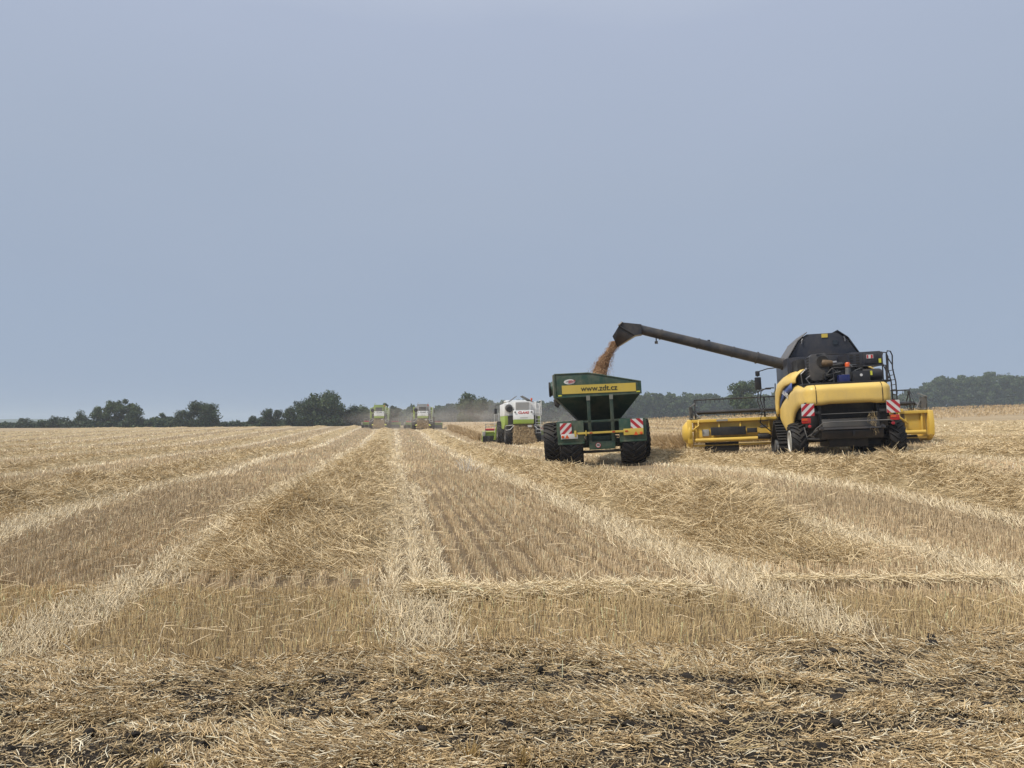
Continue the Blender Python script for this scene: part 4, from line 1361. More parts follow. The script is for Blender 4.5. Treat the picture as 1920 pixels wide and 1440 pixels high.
    order = ['tip', 'top2', 'low2', 'low1', 'm_in', 'm_out', 'sh']
    mb = MB()
    fr_ = [pts[k] - dep for k in order]; bk = [pts[k] + dep for k in order]
    n_ = len(order)
    vs_ = fr_ + bk
    fs_ = [tuple(range(n_)), tuple(range(2 * n_ - 1, n_ - 1, -1))]
    for i in range(n_):
        if order[i] in ('m_in',): continue
        fs_.append((i, i + n_, (i + 1) % n_ + n_, (i + 1) % n_))
    mb.add(vs_, fs_)
    spt = mb.build('spout', M['gun'], t, solid=.02, offset=-1)
    mb = MB()
    q = pts['sh'] - dep * 1.15
    mb.tube([pts['tip'] - dep * 1.12, pts['sh'] - dep * 1.15], .05, 8)
    mb.tube([q, pts['low1'] - dep * 1.15 + ax * .0], .03, 8)
    mb.build('spout_hinge', M['black'], spt)

    # ---- header
    Wl, Wr = -4.80, 4.50
    mb = MB()
    mb.b(Wl + .15, Wr - .15, 5.95, 6.02, .50, 1.36)                     # back sheet
    mb.b(Wl + .1, Wr - .1, 5.80, 6.10, 1.30, 1.42)                      # top beam
    mb.tube([(Wl + .2, 5.82, .56), (Wr - .2, 5.82, .56)], .085, 12)     # bottom tube
    mb.b(Wl + .15, Wr - .15, 5.9, 7.2, .30, .38)                        # floor
    mb.b(Wl + .3, Wr - .3, 7.2, 7.35, .26, .33)
    for x in (-4.55, -3.6, -2.75, -1.6, 1.6, 2.7, 3.6, 4.2): mb.b(x - .035, x + .035, 5.86, 5.95, .58, 1.32)
    hd = mb.build('header', M['yellow_h'], t, .015)
    mb = MB()
    for x in (-4.45, 3.35):
        s_ = 1 if x < 0 else -1
        mb.tube([(x, 5.82, 1.36), (x + .02 * s_, 5.70, 1.18), (x - .12 * s_, 5.72, 1.06), (x - .30 * s_, 5.8, .92)], .04, 6)
        mb.build('header_bracket', M['yellow_h'], hd); mb = MB()
    mb.b(3.0, 3.5, 5.74, 5.86, 1.36, 1.50); mb.b(3.05, 3.4, 5.72, 5.84, 1.46, 1.56)
    mb.build('header_bracket', M['yellow_h'], hd, .01)
    for x in (Wl, Wr):
        s_ = -1 if x < 0 else 1
        mb = MB()
        pr_ = [(5.72, .45), (5.66, .95), (5.75, 1.40), (6.2, 1.44), (6.9, 1.20), (7.6, .72), (8.4, .25), (7.6, .16), (6.2, .20)]
        mb.prism(pr_, 'x', x - .10, x + .10)
        if s_ < 0:   # rounded drive cover at the left end
            mb.lathe([(-.30, .08), (-.26, .30), (-.12, .46), (0, .52), (.06, .52)], (x - .02, 6.15, .88), 'x', 28)
        mb.build('end_shield', M['yellow_h'], hd, .04)
    mb = MB()
    mb.b(-3.95, -2.55, 5.74, 5.86, .74, 1.08)
    mb.b(-2.5, -2.1, 5.76, 5.86, .80, 1.0)
    mb.tube([(-2.1, 5.72, .64), (-1.6, 5.72, .62)], .11, 12); mb.tube([(-1.6, 5.72, .62), (-.9, 5.6, .6)], .05, 8)
    mb.build('gearbox_cover', M['black'], hd, .02)
    mb = MB(); mb.b(2.85, 3.55, 5.84, 5.86, .62, 1.30); mb.build('stained_panel', M['stain'], hd)
    mb = MB(); mb.b(-1.95, -1.72, 5.93, 5.945, 1.0, 1.1); mb.build('sticker', M['grey'], hd)
    mb = MB(); mb.b(-3.7, -3.25, 5.79, 5.797, 1.325, 1.40); mb.build('sticker', M['grey'], hd)
    mb = MB(); mb.b(-4.3, -4.02, 5.86, 5.94, .72, 1.0); mb.build('hydraulic_block', M['grey'], hd, .02)
    mb = MB()
    mb.prism([(-1.45, .3), (-1.3, 1.5), (-1.05, 1.55), (-1.0, .9), (-1.15, .3)], 'y', 5.3, 5.9)
    mb.tube([(-1.35, 5.4, 1.45), (-.9, 5.2, 1.65), (-.5, 4.9, 1.6)], .07, 8)
    mb.tube([(-1.45, 5.35, .4), (-1.0, 5.3, 1.3)], .05, 8)
    mb.build('feeder_linkage', M['black'], hd)
    for (xa, xb_, lean) in ((-4.2, -2.85, -1), (3.15, 4.15, 1)):
        mb = MB()
        mb.hexa([(xa, 5.9, .02), (xb_, 5.9, .02), (xb_, 6.8, .02), (xa, 6.8, .02)], [(xa + .0, 5.9, .46), (xb_ - .15 * max(0, lean), 5.9, .46), (xb_ - .15 * max(0, lean), 6.8, .30), (xa, 6.8, .30)])
        mb.build('skid', M['chassis'], hd, .02)
    # reel
    rz, ry, rr_ = 1.72, 7.1, .56
    mb = MB()
    mb.tube([(Wl + .35, ry, rz), (Wr - .35, ry, rz)], .085, 12)
    rl = mb.build('reel', M['black'], hd)
    mb = MB()
    for (dy, dz) in ((0, rr_), (rr_, 0), (0, -rr_), (-rr_, .0)):
        mb.tube([(Wl + .3, ry + dy, rz + dz), (Wr - .3, ry + dy, rz + dz)], .028, 6)
        nb = 46
        for k in range(nb):
            x = Wl + .4 + (Wr - Wl - .8) * k / (nb - 1)
            mb.tube([(x, ry + dy, rz + dz), (x + .01, ry + dy - .03, rz + dz - .15)], .009, 4, cap=False)
    mb.build('tine_bars', M['black'], rl)
    mb = MB()
    for q, x in enumerate(np.linspace(Wl + .32, Wr - .32, 4)):
        mb = MB()
        for k in range(4):
            a, b_ = R(90 * k), R(90 * k + 90)
            for s2 in (-1, 1):
                mb.tube([(x, ry + .06 * s2 * math.sin(a), rz + .06 * s2 * math.cos(a)), (x + .03 * s2, ry + rr_ * math.cos(a) + .05 * s2 * math.sin(a), rz + rr_ * math.sin(a) + .05 * s2 * math.cos(a))], .022, 5)
            if q in (0, 3): mb.tube([(x, ry + rr_ * math.cos(a), rz + rr_ * math.sin(a)), (x, ry + rr_ * math.cos(b_), rz + rr_ * math.sin(b_))], .022, 5)
        mb.build('reel_spider', M['black'], rl)
    mb = MB()
    for (x, s_) in ((Wl + .1, 1), (Wr - .1, -1)):
        mb.tube([(x, 5.95, 1.42), (x + .05 * s_, 6.3, 1.62), (x + .1 * s_, 7.1, 1.72)], .06, 8)
        mb.tube([(x + .05 * s_, 5.9, 1.42), (x + .35 * s_, 5.95, 1.48), (x + .05 * s_, 6.3, 1.85)], .035, 6)
        mb.b(x - .08, x + .08, 6.0, 6.4, 1.42, 1.95)
        mb.tube([(x, 6.0, 1.5), (x - .05 * s_, 5.9, 1.95), (x + .18 * s_, 6.2, 2.1)], .03, 6)
        mb.build('reel_arm', M['dgrey'], hd); mb = MB()
    return t
yc = yellow_combine()

# ------------------------------------------------------------------ grain trailer
def trailer():
    d0 = 27.0
    xc = (1130 - 960) / 1442 * d0
    t = thing('grain_trailer', 'dark green grain chaser trailer with yellow lettered band being filled with wheat', 'trailer', (xc, d0, .20), (R(1.0), R(-3.1), R(-4.5)))
    # hopper: rear wall polygon, sides, sloped funnel
    y0, y1 = 0.0, 6.2
    rear = [(-1.52, 2.46), (1.46, 2.46), (1.46, 2.86), (-.32, 3.255), (-1.52, 3.27)]
    mb = MB()
    th = .05
    mb.prism(rear, 'y', y0, y0 + th)
    mb.prism([(-1.52, 2.46), (1.46, 2.46), (1.46, 2.95), (-1.52, 3.27)], 'y', y1 - th, y1)
    mb.hexa([(-1.52, y0 + th, 2.46), (-1.47, y0 + th, 2.46), (-1.47, y1 - th, 2.46), (-1.52, y1 - th, 2.46)], [(-1.52, y0 + th, 3.27), (-1.47, y0 + th, 3.27), (-1.47, y1 - th, 3.27), (-1.52, y1 - th, 3.27)])
    mb.hexa([(1.41, y0 + th, 2.46), (1.46, y0 + th, 2.46), (1.46, y1 - th, 2.46), (1.41, y1 - th, 2.46)], [(1.41, y0 + th, 2.86), (1.46, y0 + th, 2.86), (1.46, y1 - th, 2.9), (1.41, y1 - th, 2.9)])
    # funnel
    top = [(-1.52, y0, 2.46), (1.46, y0, 2.46), (1.46, y1, 2.46), (-1.52, y1, 2.46)]
    bot = [(-.68, 1.25, 1.55), (.74, 1.25, 1.55), (.74, y1 - 1.4, 1.55), (-.68, y1 - 1.4, 1.55)]
    mb2 = MB()
    for i in range(4):
        j = (i + 1) % 4; mb2.poly([top[i], top[j], bot[j], bot[i]])
    mb2.poly(bot)
    hop = mb.build('hopper', M['green'], t, .008)
    mb2.build('funnel', M['green2'], t, smooth=False, solid=.03)
    # top rim rails
    mb = MB()
    rim_ = [(-1.52, .0, 3.28), (-.32, -.0, 3.265), (1.47, 0, 2.87)]
    mb.tube(rim_, .025, 6)
    mb.tube([(-1.5, 0, 3.28), (-1.5, y1, 3.28)], .03, 6); mb.tube([(1.46, 0, 2.87), (1.46, y1, 2.9)], .03, 6)
    mb.b(-1.56, -1.50, -.03, .05, 2.44, 3.28); mb.b(1.43, 1.49, -.03, .05, 2.44, 2.88)
    mb.b(-1.54, 1.48, -.025, .03, 2.44, 2.50)
    mb.build('rim_rail', M['green'], hop)
    mb = MB(); mb.b(-1.60, -1.525, -.02, .9, 2.46, 3.26); mb.build('lit_side_sheet', M['sheet'], hop, .01)  # added strip, its pale colour imitates light on the left side wall
    mb = MB(); mb.tube([(-1.56, .0, 2.46), (-.72, 1.2, 1.56)], .035, 6); mb.build('funnel_edge', M['sheet'], hop)  # same light-paled green, a bright line along the funnel's left edge
    # yellow band with the address
    mb = MB(); mb.prism([(-1.28, 2.57), (1.30, 2.53), (1.30, 2.83), (-1.28, 2.87)], 'y', -.014, -.002)
    bd = mb.build('yellow_band', M['yellowband'], hop, smooth=False)
    tx = text(t, 'www.zdt.cz', .27, face_rear(.02, -.018, 2.71) @ Matrix.Rotation(R(-.8), 4, 'Z'), M['ink'], 'lettering', 0, .003, 1.0); tx.parent = bd
    mb = MB(); mb.lathe([(0, 1.0), (-.008, 1.0), (-.010, .02)], (0, 0, 0), 'y', 32)
    mb.v = [(v[0] * .20 - 1.0, v[1] - .003, v[2] * .088 + 2.99) for v in mb.v]
    em = mb.build('emblem', M['whiteplain'], hop, smooth=False)
    tx = text(t, 'ZDT', .12, face_rear(-.93, -.022, 2.99), M['redink'], 'lettering', .2, .002); tx.parent = em
    mb = MB(); mb.tube([(-1.12, -.018, 2.99), (-1.02, -.018, 3.02), (-.9, -.018, 3.02)], .006, 4); mb.build('emblem_line', M['ink'], em)
    for (x, z) in ((-1.36, 2.52), (1.37, 2.52)):
        mb = MB(); mb.b(x - .06, x + .06, -.038, -.026, z - .022, z + .022); mb.build('reflector', M['yellowdisc'], t)
    # frame: posts, beams
    mb = MB()
    for x in (-.38, .42):
        mb.b(x - .06, x + .06, -.02, .10, .62, 2.47)
        mb.b(x - .05, x + .05, .1, .9, 1.52, 1.60)
    mb.b(-.5, .55, .3, 6.8, .78, 1.02)
    mb.b(-.68, .75, 1.3, 4.6, 1.02, 1.55)
    mb.b(-1.0, 1.0, -.02, .08, 1.52, 1.60)
    mb.tube([(-1.3, .55, .72), (1.3, .55, .72)], .10)
    mb.tube([(-1.95, 2.5, .74), (1.95, 2.5, .74)], .11)
    mb.prism([(-.5, 6.6), (.55, 6.6), (.12, 8.6), (-.07, 8.6)], 'z', .72, .95)          # drawbar
    mb.build('frame', M['green2'], t, .01)
    for x in (-.38, .42):
        mb = MB(); mb.b(x - .065, x + .065, -.045, -.01, 2.30, 2.47); mb.build('post_cap', M['sheet'], t)
    # mudguard boxes
    for sd in (-1, 1):
        xs = (-1.52, -.60) if sd < 0 else (.62, 1.54)
        mb = MB()
        mb.b(xs[0], xs[1], -.30, -.26, .80, 1.60)
        mb.b(xs[0], xs[1], -.26, 1.5, 1.56, 1.60)
        xo_ = xs[0] if sd < 0 else xs[1]
        mb.b(xo_ - .02, xo_ + .02, -.26, 1.4, 1.1, 1.56)
        mb.b(xs[0], xs[1], -.32, -.28, .80, .86)
        mb.build('mudguard', M['green'], t, .008)
    # light bar
    mb = MB()
    mb.b(-.95, .78, -.36, -.31, 1.135, 1.205)
    mb.b(.76, 1.44, -.36, -.32, 1.03, 1.25)
    mb.b(-.93, -.86, -.38, -.30, 1.06, 1.27); mb.b(-.55, -.51, -.38, -.30, 1.08, 1.26)
    lb = mb.build('light_bar', M['yellowband'], t, .006)
    mb = MB(); mb.b(-1.40, -.82, -.36, -.32, 1.0, 1.17); lpz = mb.build('number_plate', M['whiteplain'], lb, .004)
    for x in (-.36, .42, -.88, .86):
        mb = MB(); mb.b(x - .05, x + .05, -.375, -.355, 1.15, 1.19); mb.build('marker_lamp', M['redlamp'], lb)
    for x in (-1.34, 1.36):
        mb = MB(); mb.lathe([(0, .05), (-.03, .05), (-.04, .02)], (x, -.36, 1.08), 'y', 16); mb.build('tail_lamp', M['orange'], lb)
    for x in (-1.19, 1.18):
        mb = MB(); mb.prism([(x - .075, 1.02), (x + .075, 1.02), (x, 1.155)], 'y', -.372, -.362); mb.build('triangle_reflector', M['orange'], lb, smooth=False)
    warning_panel(t, -1.42, -1.02, 1.16, 1.55, -.345, 1)
    warning_panel(t, 1.02, 1.44, 1.20, 1.58, -.345, -1)
    # bumper with the speed plate
    mb = MB()
    mb.b(-.44, .46, -.22, -.16, .58, .86)
    mb.b(-.44, -.34, -.235, -.2, .84, .90); mb.b(.36, .46, -.235, -.2, .84, .90)
    bp = mb.build('bumper', M['green'], t, .01)
    mb = MB(); mb.lathe([(0, .085), (-.008, .085), (-.010, .01)], (-.13, -.222, .73), 'y', 28); pl = mb.build('speed_plate', M['whiteplain'], bp, smooth=False)
    mb = MB(); mb.lathe([(0, .088), (-.004, .088), (-.004, .074), (0, .074)], (-.13, -.233, .73), 'y', 28, 0, False); mb.build('plate_ring', M['redink'], pl)
    tx = text(t, '40', .10, face_rear(-.13, -.238, .73), M['ink'], 'lettering', 0, .002); tx.parent = pl
    mb = MB()
    mb.tube([(-.95, -.2, .95), (-.6, -.25, .98), (-.5, -.2, .8)], .02, 6); mb.tube([(.6, -.2, 1.0), (.45, -.22, 1.02)], .03, 6)
    mb.tube([(-.8, .1, .5), (.8, .1, .5)], .05, 8)
    mb.build('hose', M['chassis'], t)
    # wheels
    for sd in (-1, 1):
        wheel(t, (sd * 1.08 + .02, .45, .74), .76, .82, .38, sd, M['rimgrey'], 20)
    for sd in (-1, 1):
        wheel(t, (sd * 1.60 - .10, 2.7, .80), .76, .80, .38, sd, M['rimgrey'], 20)
    # side unloading funnel on the left
    mb = MB()
    mb.tube([(-1.46, 1.6, 2.84), (-1.60, 1.6, 2.82), (-1.71, 1.6, 2.80)], [.33, .29, .24], 20)
    mb.tube([(-1.50, 1.6, 2.6), (-1.50, 1.3, 2.4), (-1.44, 1.1, 2.3)], [.10, .09, .09], 12)
    sp_ = mb.build('side_spout', M['green'], t)
    mb = MB(); mb.lathe([(.02, .24), (-.04, .28), (-.08, .27), (-.08, .21), (0, .20)], (-1.70, 1.6, 2.80), 'x', 24, 0, False); mb.build('spout_rim', M['chassis'], sp_)
    mb = MB(); mb.tube([(-1.54, .9, 2.40), (-1.52, .8, 2.22), (-1.42, .8, 2.16)], .08, 10); mb.build('spout_hose', M['chassis'], sp_)
    return t
tr = trailer()
TL = Matrix.LocRotScale(tr.location, tr.rotation_euler.to_quaternion(), None)

# wheat in the hopper
xs_, ys_ = np.linspace(-1.45, 1.4, 24), np.linspace(.07, 6.1, 30)
def heap_z(X, Y):
    return 2.62 + .38 * np.exp(-(((X + .2) / .8) ** 2 + ((Y - 2.4) / 1.5) ** 2)) + .03 * (fbm(X * 4, Y * 4, 2) - .5)
gm = paint('wheat_grain', (.36, .20, .085), .8, .3, dscale=30, spec=.2, dustcol=(.26, .14, .06), bmp=.6)
hp = grid_obj('wheat_heap', xs_, ys_, heap_z, gm)
hp.location = tr.location; hp.rotation_euler = tr.rotation_euler
tag(hp, 'heap of reddish wheat grain filling the green trailer', 'grain')

# grain stream falling from the spout
def stream():
    D0 = 29.85
    pa = [P(1154, 640, D0), P(1150, 650, D0), P(1144, 659, D0), P(1137, 668, D0), P(1131, 678, D0), P(1127, 690, D0), P(1122, 703, D0 - .1), P(1118, 716, D0 - .2)]
    ws = [.13, .13, .14, .17, .22, .24, .28, .32]
    rb = Ribbons()
    n = 70000
    u = rng.random(n) * (len(pa) - 1.001); i = u.astype(int); f = (u - i)[:, None]
    A = np.array([tuple(p) for p in pa]); W_ = np.array(ws)
    c = A[i] * (1 - f) + A[i + 1] * f
    wv = (W_[i] * (1 - f[:, 0]) + W_[i + 1] * f[:, 0])
    # ragged ribbons inside the stream
    th = rng.random(n) * 6.283; r = rng.random(n) ** .55
    lobe = 1 + .35 * (fbm(u * 2.2, th * .8, 3) - .5) * 2
    off = np.stack([np.cos(th) * r * wv * lobe, np.sin(th) * r * wv * .8, np.zeros(n)], 1)
    out_ = rng.random(n) < .10
    off[out_] *= 1 + 1.1 * rng.random((out_.sum(), 1))
    p = c + off + rng.normal(size=(n, 3)) * .012
    d = np.diff(A, axis=0)[i]; d /= np.linalg.norm(d, axis=1, keepdims=True)
    g = fbm(th * 1.3 + 4, u * .9, 2)[:, None]
    c = tints(n, (.27, .155, .080), (.44, .295, .175), .14) * (.75 + .5 * g)
    rb.add(p, d + rng.normal(size=(n, 3)) * .12, .022 + .04 * rng.random(n), .0085, c, .05)
    # solid core
    mbv = []; k = 14
    for j, (q, w0) in enumerate(zip(A, ws)):
        for a in range(k):
            al = 6.283 * a / k
            ww = w0 * .78 * (1 + .3 * (float(fbm(np.array([al * 1.1 + 3]), np.array([j * .9]), 2)[0]) - .5) * 2)
            mbv.append((q[0] + math.cos(al) * ww, q[1] + math.sin(al) * ww * .8, q[2]))
    fa = np.array([(j * k + a, j * k + (a + 1) % k, (j + 1) * k + (a + 1) % k, (j + 1) * k + a) for j in range(len(pa) - 1) for a in range(k)])
    rb.mesh_add(np.array(mbv), fa, (.31, .18, .09))
    o = rb.build('grain_stream', M['grain'])
    return tag(o, 'stream of reddish wheat pouring from the auger spout into the trailer', 'grain', kind='stuff')
stream()

# ------------------------------------------------------------------ green and white combines
def green_combine(loc, yaw, roll, label, tall_white, word, flaps, disc, hw=3.05):
    t = thing('combine_harvester', label, 'combine harvester', loc, (0, R(roll), R(yaw)), 'combine harvesters')
    hullm = M['white'] if tall_white else (M['limepale'] if yaw > 6.5 else M['grey'])
    up = M['white'] if tall_white else M['lime']
    mb = MB()
    mb.b(-1.18, 1.18, .6, 6.0, 1.45, 2.3)
    mb.b(-.8, .8, .9, 5.5, .8, 1.45)
    mb.tube([(-1.4, 1.2, .72), (1.4, 1.2, .72)], .1); mb.tube([(-1.4, 4.9, .9), (1.4, 4.9, .9)], .14)
    mb.prism([(5.4, .8), (5.4, 1.7), (7.0, 1.0), (7.0, .4)], 'x', -.6, .6)
    mb.build('chassis', M['chassis'], t)
    mb = MB()
    mb.b(-1.15, 1.15, .9, 5.6, 2.3, 3.40)
    mb.b(-.70, .60, .25, .9, 2.65, 3.42)
    mb.build('hull', hullm, t, .03)
    mb = MB(); mb.b(-.60, .45, .22, .26, 2.74, 3.34); mb.build('grille', M['grey'] if tall_white else M['dgrey'], t)
    for sd in (-1, 1):
        x0, x1 = (-1.46, -.96) if sd < 0 else (1.0, 1.46)
        mb = MB(); mb.b(x0, x1, 1.0, 5.4, 2.28, 3.28); mb.build('side_panel', up, t, .05)
        mb = MB(); mb.prism([(1.0, 1.55), (1.0, 2.276), (5.4, 2.276), (5.4, 1.3), (2.4, 1.2)], 'x', x0 + .02, x1 - .02); mb.build('lower_panel', M['lime'], t, .03)
        mb = MB(); mb.b(x0 + (.44 if sd < 0 else -.04), x1 + (.06 if sd < 0 else -.4), .98, 1.02, 1.75, 2.25); mb.build('side_gap', M['chassis'], t)
    # rear hood
    mb = MB(); mb.prism([(-.02, 1.98), (.14, 2.70), (1.0, 2.70), (1.0, 1.9)], 'x', -.80, .80); rh = mb.build('rear_hood', M['white'], t, .025)
    mb = MB(); mb.prism([(-.03, 1.64), (-.05, 1.97), (.9, 1.97), (.9, 1.60)], 'x', -.79, .79); mb.build('hood_lip', M['lime'], t, .02)
    mb = MB(); mb.b(-.74, .74, .35, .42, 1.0, 1.64); mb.build('straw_opening', M['chassis'], t)
    if word:
        tx = text(t, word, .26, face_rear(-.02, .082, 2.52, R(-12)), M['redink'] if tall_white else M['ink'], 'lettering', .15, .008, 1.1); tx.parent = rh
        mb = MB(); mb.b(-.3, .32, -.008, .012, 2.09, 2.13); mb.build('type_line', M['grey'], rh)
    for x in (-.68, .64):
        mb = MB(); mb.lathe([(0, .07), (-.05, .07), (-.06, .02)], (x, .06, 2.56), 'y', 14); mb.build('work_lamp', M['dgrey'], rh)
    # dark rotary air intake
    mb = MB(); mb.lathe([(0, .05), (0, .26), (.08, .30), (.5, .30), (.55, .26)], (-1.10, .62, 2.92), 'y', 22)
    mb.build('air_intake', M['dgrey'], t)
    mb = MB(); mb.lathe([(0, .24), (-.03, .24), (-.03, .02)], (-1.06, .62, 2.80), 'y', 20); mb.build('intake_screen', M['chassis'], t)
    # ladder and lamps
    mb = MB()
    for x in (1.0, 1.38): mb.tube([(x, .35, .85), (x, .45, 2.9)], .022, 6)
    for k in range(8): mb.tube([(1.0, .36 + .012 * k, .9 + k * .27), (1.38, .36 + .012 * k, .9 + k * .27)], .02, 5)
    mb.tube([(1.38, .45, 2.9), (1.5, .6, 3.5), (1.5, 2.2, 3.5)], .022, 6); mb.tube([(1.0, .45, 2.9), (1.0, .6, 3.45)], .022, 6)
    mb.tube([(1.5, .6, 2.3), (1.5, .6, 3.5)], .022, 6)
    mb.build('ladder', M['white'], t)
    mb = MB()
    for sd in (-1, 1):
        mb.tube([(sd * .8, .1, 1.5), (sd * 1.1, -.05, 1.2), (sd * 1.45, .0, 1.15), (sd * 1.45, .1, 1.5), (sd * .85, .2, 1.55)], .022, 6)
    mb.build('lamp_guard', M['white'], t)
    for sd in (-1, 1):
        mb = MB(); mb.b(sd * .45 - .16 if sd < 0 else .30, sd * .45 + .16 if sd < 0 else .62, -.03, .03, 1.36, 1.52)
        if sd > 0: mb.build('number_plate', M['whiteplain'], t)
    mb = MB(); mb.tube([(.75, .9, 3.4), (.75, .9, 3.55)], .03, 6); mb.lathe([(0, .08), (.14, .08), (.18, .03)], (.75, .9, 3.52), 'z', 12)
    mb.build('beacon', M['orange'], t)
    # open tank flaps
    if flaps:
        mb = MB()
        mb.hexa([(-1.05, 1.8, 3.38), (-1.02, 1.8, 3.36), (-1.02, 4.2, 3.36), (-1.05, 4.2, 3.38)], [(-.30, 2.3, 3.92), (-.27, 2.3, 3.90), (-.27, 3.8, 3.90), (-.30, 3.8, 3.92)])
        mb.hexa([(.98, 1.8, 3.40), (1.02, 1.8, 3.44), (1.02, 4.2, 3.44), (.98, 4.2, 3.40)], [(.14, 2.2, 3.90), (.17, 2.2, 3.95), (.17, 3.8, 3.95), (.14, 3.8, 3.90)])
        mb.build('tank_flap', M['dgrey'], t)
    else:
        mb = MB()
        mb.prism([(-.95, 3.40), (-.85, 3.78), (.85, 3.78), (.95, 3.40)], 'y', 1.4, 3.8)
        for x in (-.8, .7): mb.tube([(x, 1.5, 3.75), (x + .05, 1.5, 3.98), (x + .18, 1.5, 4.02)], .03, 5)
        mb.build('grain_tank', hullm, t)
    # wheels
    for sd in (-1, 1):
        wheel(t, (sd * 1.12, 1.15, .70), .72, .62, .36, sd, M['rimgrey'], 18)
        wheel(t, (sd * 1.42, 4.9, .92), .95, .70, .45, sd, M['rimgrey'], 20)
    # cab, mirrors
    mb = MB(); mb.prism([(5.6, 1.8), (5.6, 3.5), (7.0, 3.5), (7.2, 2.8), (6.8, 1.8)], 'x', -.85, .85); cb = mb.build('cab', M['glass'], t, .03)
    mb = MB(); mb.b(-.95, .95, 5.5, 7.2, 3.5, 3.68); mb.build('cab_roof', M['white'], cb, .05)
    for sd in (-1, 1):
        mb = MB(); mb.tube([(sd * .9, 7.0, 3.4), (sd * 1.7, 7.0, 3.3), (sd * 1.7, 7.0, 2.9)], .025, 5); ma_ = mb.build('mirror_arm', M['black'], t)
        mb = MB(); mb.b(sd * 1.7 - .12, sd * 1.7 + .12, 6.95, 7.03, 2.5, 3.0); mb.build('mirror', M['black'], ma_, .03)
    mb = MB()
    mb.tube([(-1.5, 5.6, .9), (-1.55, 5.6, 2.6)], .02, 5); mb.tube([(-1.9, 6.0, .9), (-1.9, 6.0, 2.5), (-1.4, 6.0, 2.5)], .02, 5)
    mb.build('platform_rail', M['white'], t)
    # header
    mb = MB()
    mb.b(-hw, hw, 7.0, 7.1, .22, .95); mb.b(-hw, hw, 6.9, 7.15, .90, 1.0); mb.b(-hw, hw, 7.1, 8.2, .15, .22)
    mb.prism([(6.9, .12), (6.85, 1.0), (7.6, 1.05), (8.8, .2), (8.6, .08)], 'x', -hw - .12, -hw); mb.prism([(6.9, .12), (6.85, 1.0), (7.6, 1.05), (8.8, .2), (8.6, .08)], 'x', hw, hw + .12)
    mb.prism([(-1.95, .25), (-1.75, .25), (-1.35, 1.85), (-1.65, 1.75)], 'y', 6.6, 6.9)
    hd = mb.build('header', M['lime'], t, .02)
    mb = MB(); mb.b(-hw + .02, hw - .02, 6.86, 6.99, .14, .62); mb.build('header_sheet', M['dgrey'], hd, .01)
    mb = MB(); mb.b(-hw - .16, -hw + .1, 6.7, 6.95, .60, 1.0); mb.build('drive_cover', M['grey'], hd, .03)
    mb = MB(); mb.b(-hw - .15, -hw + .25, 6.7, 7.0, .12, .55); mb.b(-hw + .45, -hw + .9, 6.75, 7.0, .15, .62); mb.build('skid', M['chassis'], hd)
    mb = MB(); mb.b(-1.72, -1.25, 6.7, 6.9, .45, .98); mb.build('header_plate', M['white'], hd)
    mb = MB(); mb.tube([(-hw + .15, 7.9, 1.15), (hw - .15, 7.9, 1.15)], .10, 10); rl = mb.build('reel', M['red'], hd)
    mb = MB()
    for k in range(6):
        a = R(60 * k + 30); mb.tube([(-hw + .15, 7.9 + .5 * math.cos(a), 1.15 + .5 * math.sin(a)), (hw - .15, 7.9 + .5 * math.cos(a), 1.15 + .5 * math.sin(a))], .03, 5)
        for x in (-hw + .2, 0, hw - .2): mb.tube([(x, 7.9, 1.15), (x, 7.9 + .5 * math.cos(a), 1.15 + .5 * math.sin(a))], .025, 5)
    mb.build('tine_bars', M['steel'], rl)
    if disc:
        for x in (-.85, .95):
            mb = MB(); mb.lathe([(0, .30), (.08, .26), (.22, .05)], (x, -.1, .55), 'z', 18); mb.build('spreader_disc', M['yellowdisc'], t)
    # chaff and straw thrown out at the rear
    rb = Ribbons()
    n = 9000
    u = rng.random(n)
    p = np.stack([rng.uniform(-.72, .70, n) * (1 + .25 * u), .30 - .95 * u ** 1.3 + rng.normal(0, .10, n), 1.60 - 1.35 * u + rng.normal(0, .05, n)], 1)
    rb.add(p, dirs(n, -.9, .5), .10 + .14 * rng.random(n), .018 if loc[1] < 80 else .034, tints(n, (.30, .215, .12), (.52, .41, .25), .15), .15)
    so = rb.build('straw_fall', M['straw'], t); so['kind'] = 'stuff'
    return t
g3x = (983 - 960) / 1442 * 61
gc3 = green_combine((g3x, 61.0, gz1(g3x, 61) + .02), 5.5, -1.0, 'nearest light green and white combine beside the trailer, with white rear hood', True, 'CLAAS', True, False, 2.75)
g1x = (711 - 960) / 1442 * 121
gc1 = green_combine((g1x, 121.0, gz1(g1x, 121) + .02), 7, 0, 'far combine in the dust with pale green tank, beside the large grove', False, 'CLAAS', False, True)
g2x = (793 - 960) / 1442 * 114
gc2 = green_combine((g2x, 114.0, gz1(g2x, 114) + .02), 6, 0, 'far combine in the dust with grey tank top', False, 'CLAAS', False, True, 2.9)

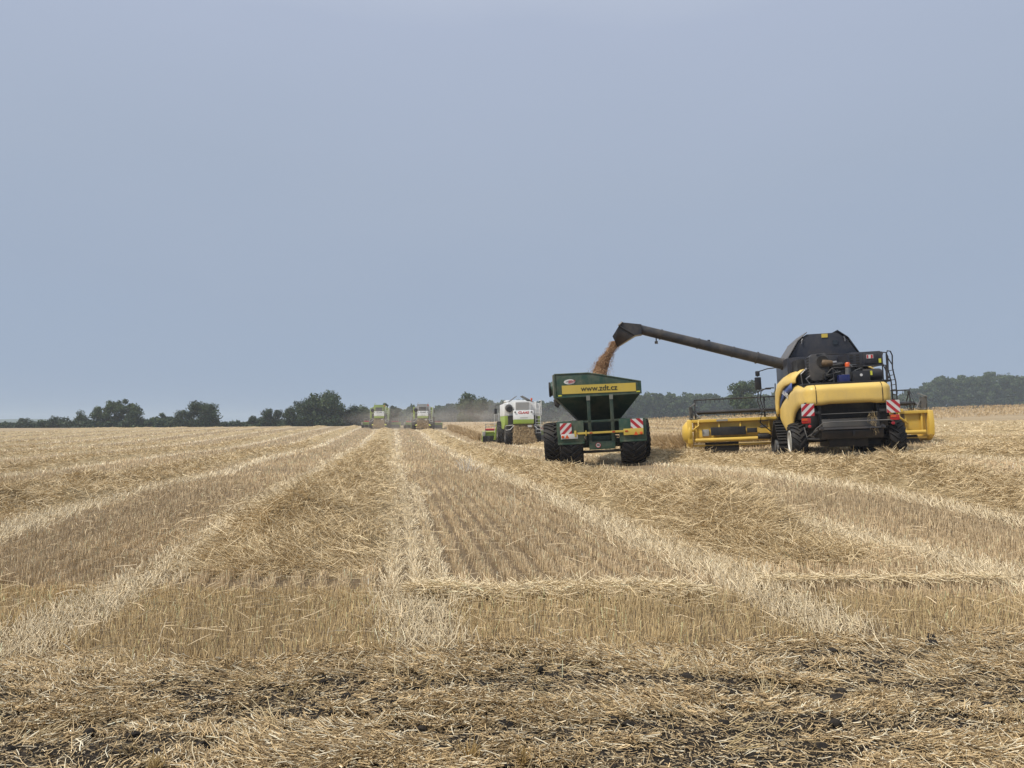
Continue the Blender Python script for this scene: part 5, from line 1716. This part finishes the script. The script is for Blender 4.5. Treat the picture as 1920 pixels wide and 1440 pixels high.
# ------------------------------------------------------------------ dust
def dust(name, label, c, s, dens, seed):
    bm = bmesh.new(); bmesh.ops.create_icosphere(bm, subdivisions=3, radius=1)
    me = bpy.data.meshes.new(name); bm.to_mesh(me); bm.free()
    m = bpy.data.materials.new('dust'); m.use_nodes = True; nt = m.node_tree; nt.nodes.clear()
    o_ = nt.nodes.new('ShaderNodeOutputMaterial'); pv = nt.nodes.new('ShaderNodeVolumePrincipled')
    pv.inputs['Color'].default_value = (.80, .74, .68, 1)
    tcn = nt.nodes.new('ShaderNodeTexCoord').outputs['Object']
    ln = nt.nodes.new('ShaderNodeVectorMath'); ln.operation = 'LENGTH'; nt.links.new(tcn, ln.inputs[0])
    mpn = nt.nodes.new('ShaderNodeMapping'); mpn.inputs['Location'].default_value = (seed, seed * 2, 0); nt.links.new(tcn, mpn.inputs[0])
    f = math_(nt, 'SUBTRACT', 1.0, ln.outputs['Value'], None, True)
    f = math_(nt, 'MULTIPLY', f, ramp(nt, noise(nt, mpn.outputs[0], 1.8, 4, .6), .38, .72))
    nt.links.new(math_(nt, 'MULTIPLY', f, dens), pv.inputs['Density'])
    nt.links.new(pv.outputs[0], o_.inputs['Volume'])
    me.materials.append(m)
    o = bpy.data.objects.new(name, me); col.objects.link(o); o.location = c; o.scale = s
    return tag(o, label, 'dust', kind='stuff')
dust('dust_cloud', 'dust drifting between and behind the two far combines', (-15.5, 114, 2.0), (10.5, 9, 2.6), .13, 3)
dust('dust_cloud', 'thin dust trailing away beside the two far combines', (-4, 118, 2.6), (11, 10, 3.4), .10, 9)
dust('dust_cloud', 'dust blown out behind the nearest green combine', (3.4, 62.5, 1.2), (5.2, 4, 2.4), .18, 5)

# ------------------------------------------------------------------ haze
def haze():
    mb = MB(); mb.b(-2600, 2600, -120, 2700, -60, 36)
    m = bpy.data.materials.new('haze'); m.use_nodes = True; nt = m.node_tree; nt.nodes.clear()
    o_ = nt.nodes.new('ShaderNodeOutputMaterial'); pv = nt.nodes.new('ShaderNodeVolumePrincipled')
    pv.inputs['Color'].default_value = (.80, .88, 1.0, 1)
    pv.inputs['Density'].default_value = HAZE
    pv.inputs['Anisotropy'].default_value = 0.0
    nt.links.new(pv.outputs[0], o_.inputs['Volume'])
    o = mb.build('haze', m, smooth=False)
    tag(o, 'pale blue summer haze over the whole field', 'haze', kind='stuff')
HAZE = 0.00042
haze()
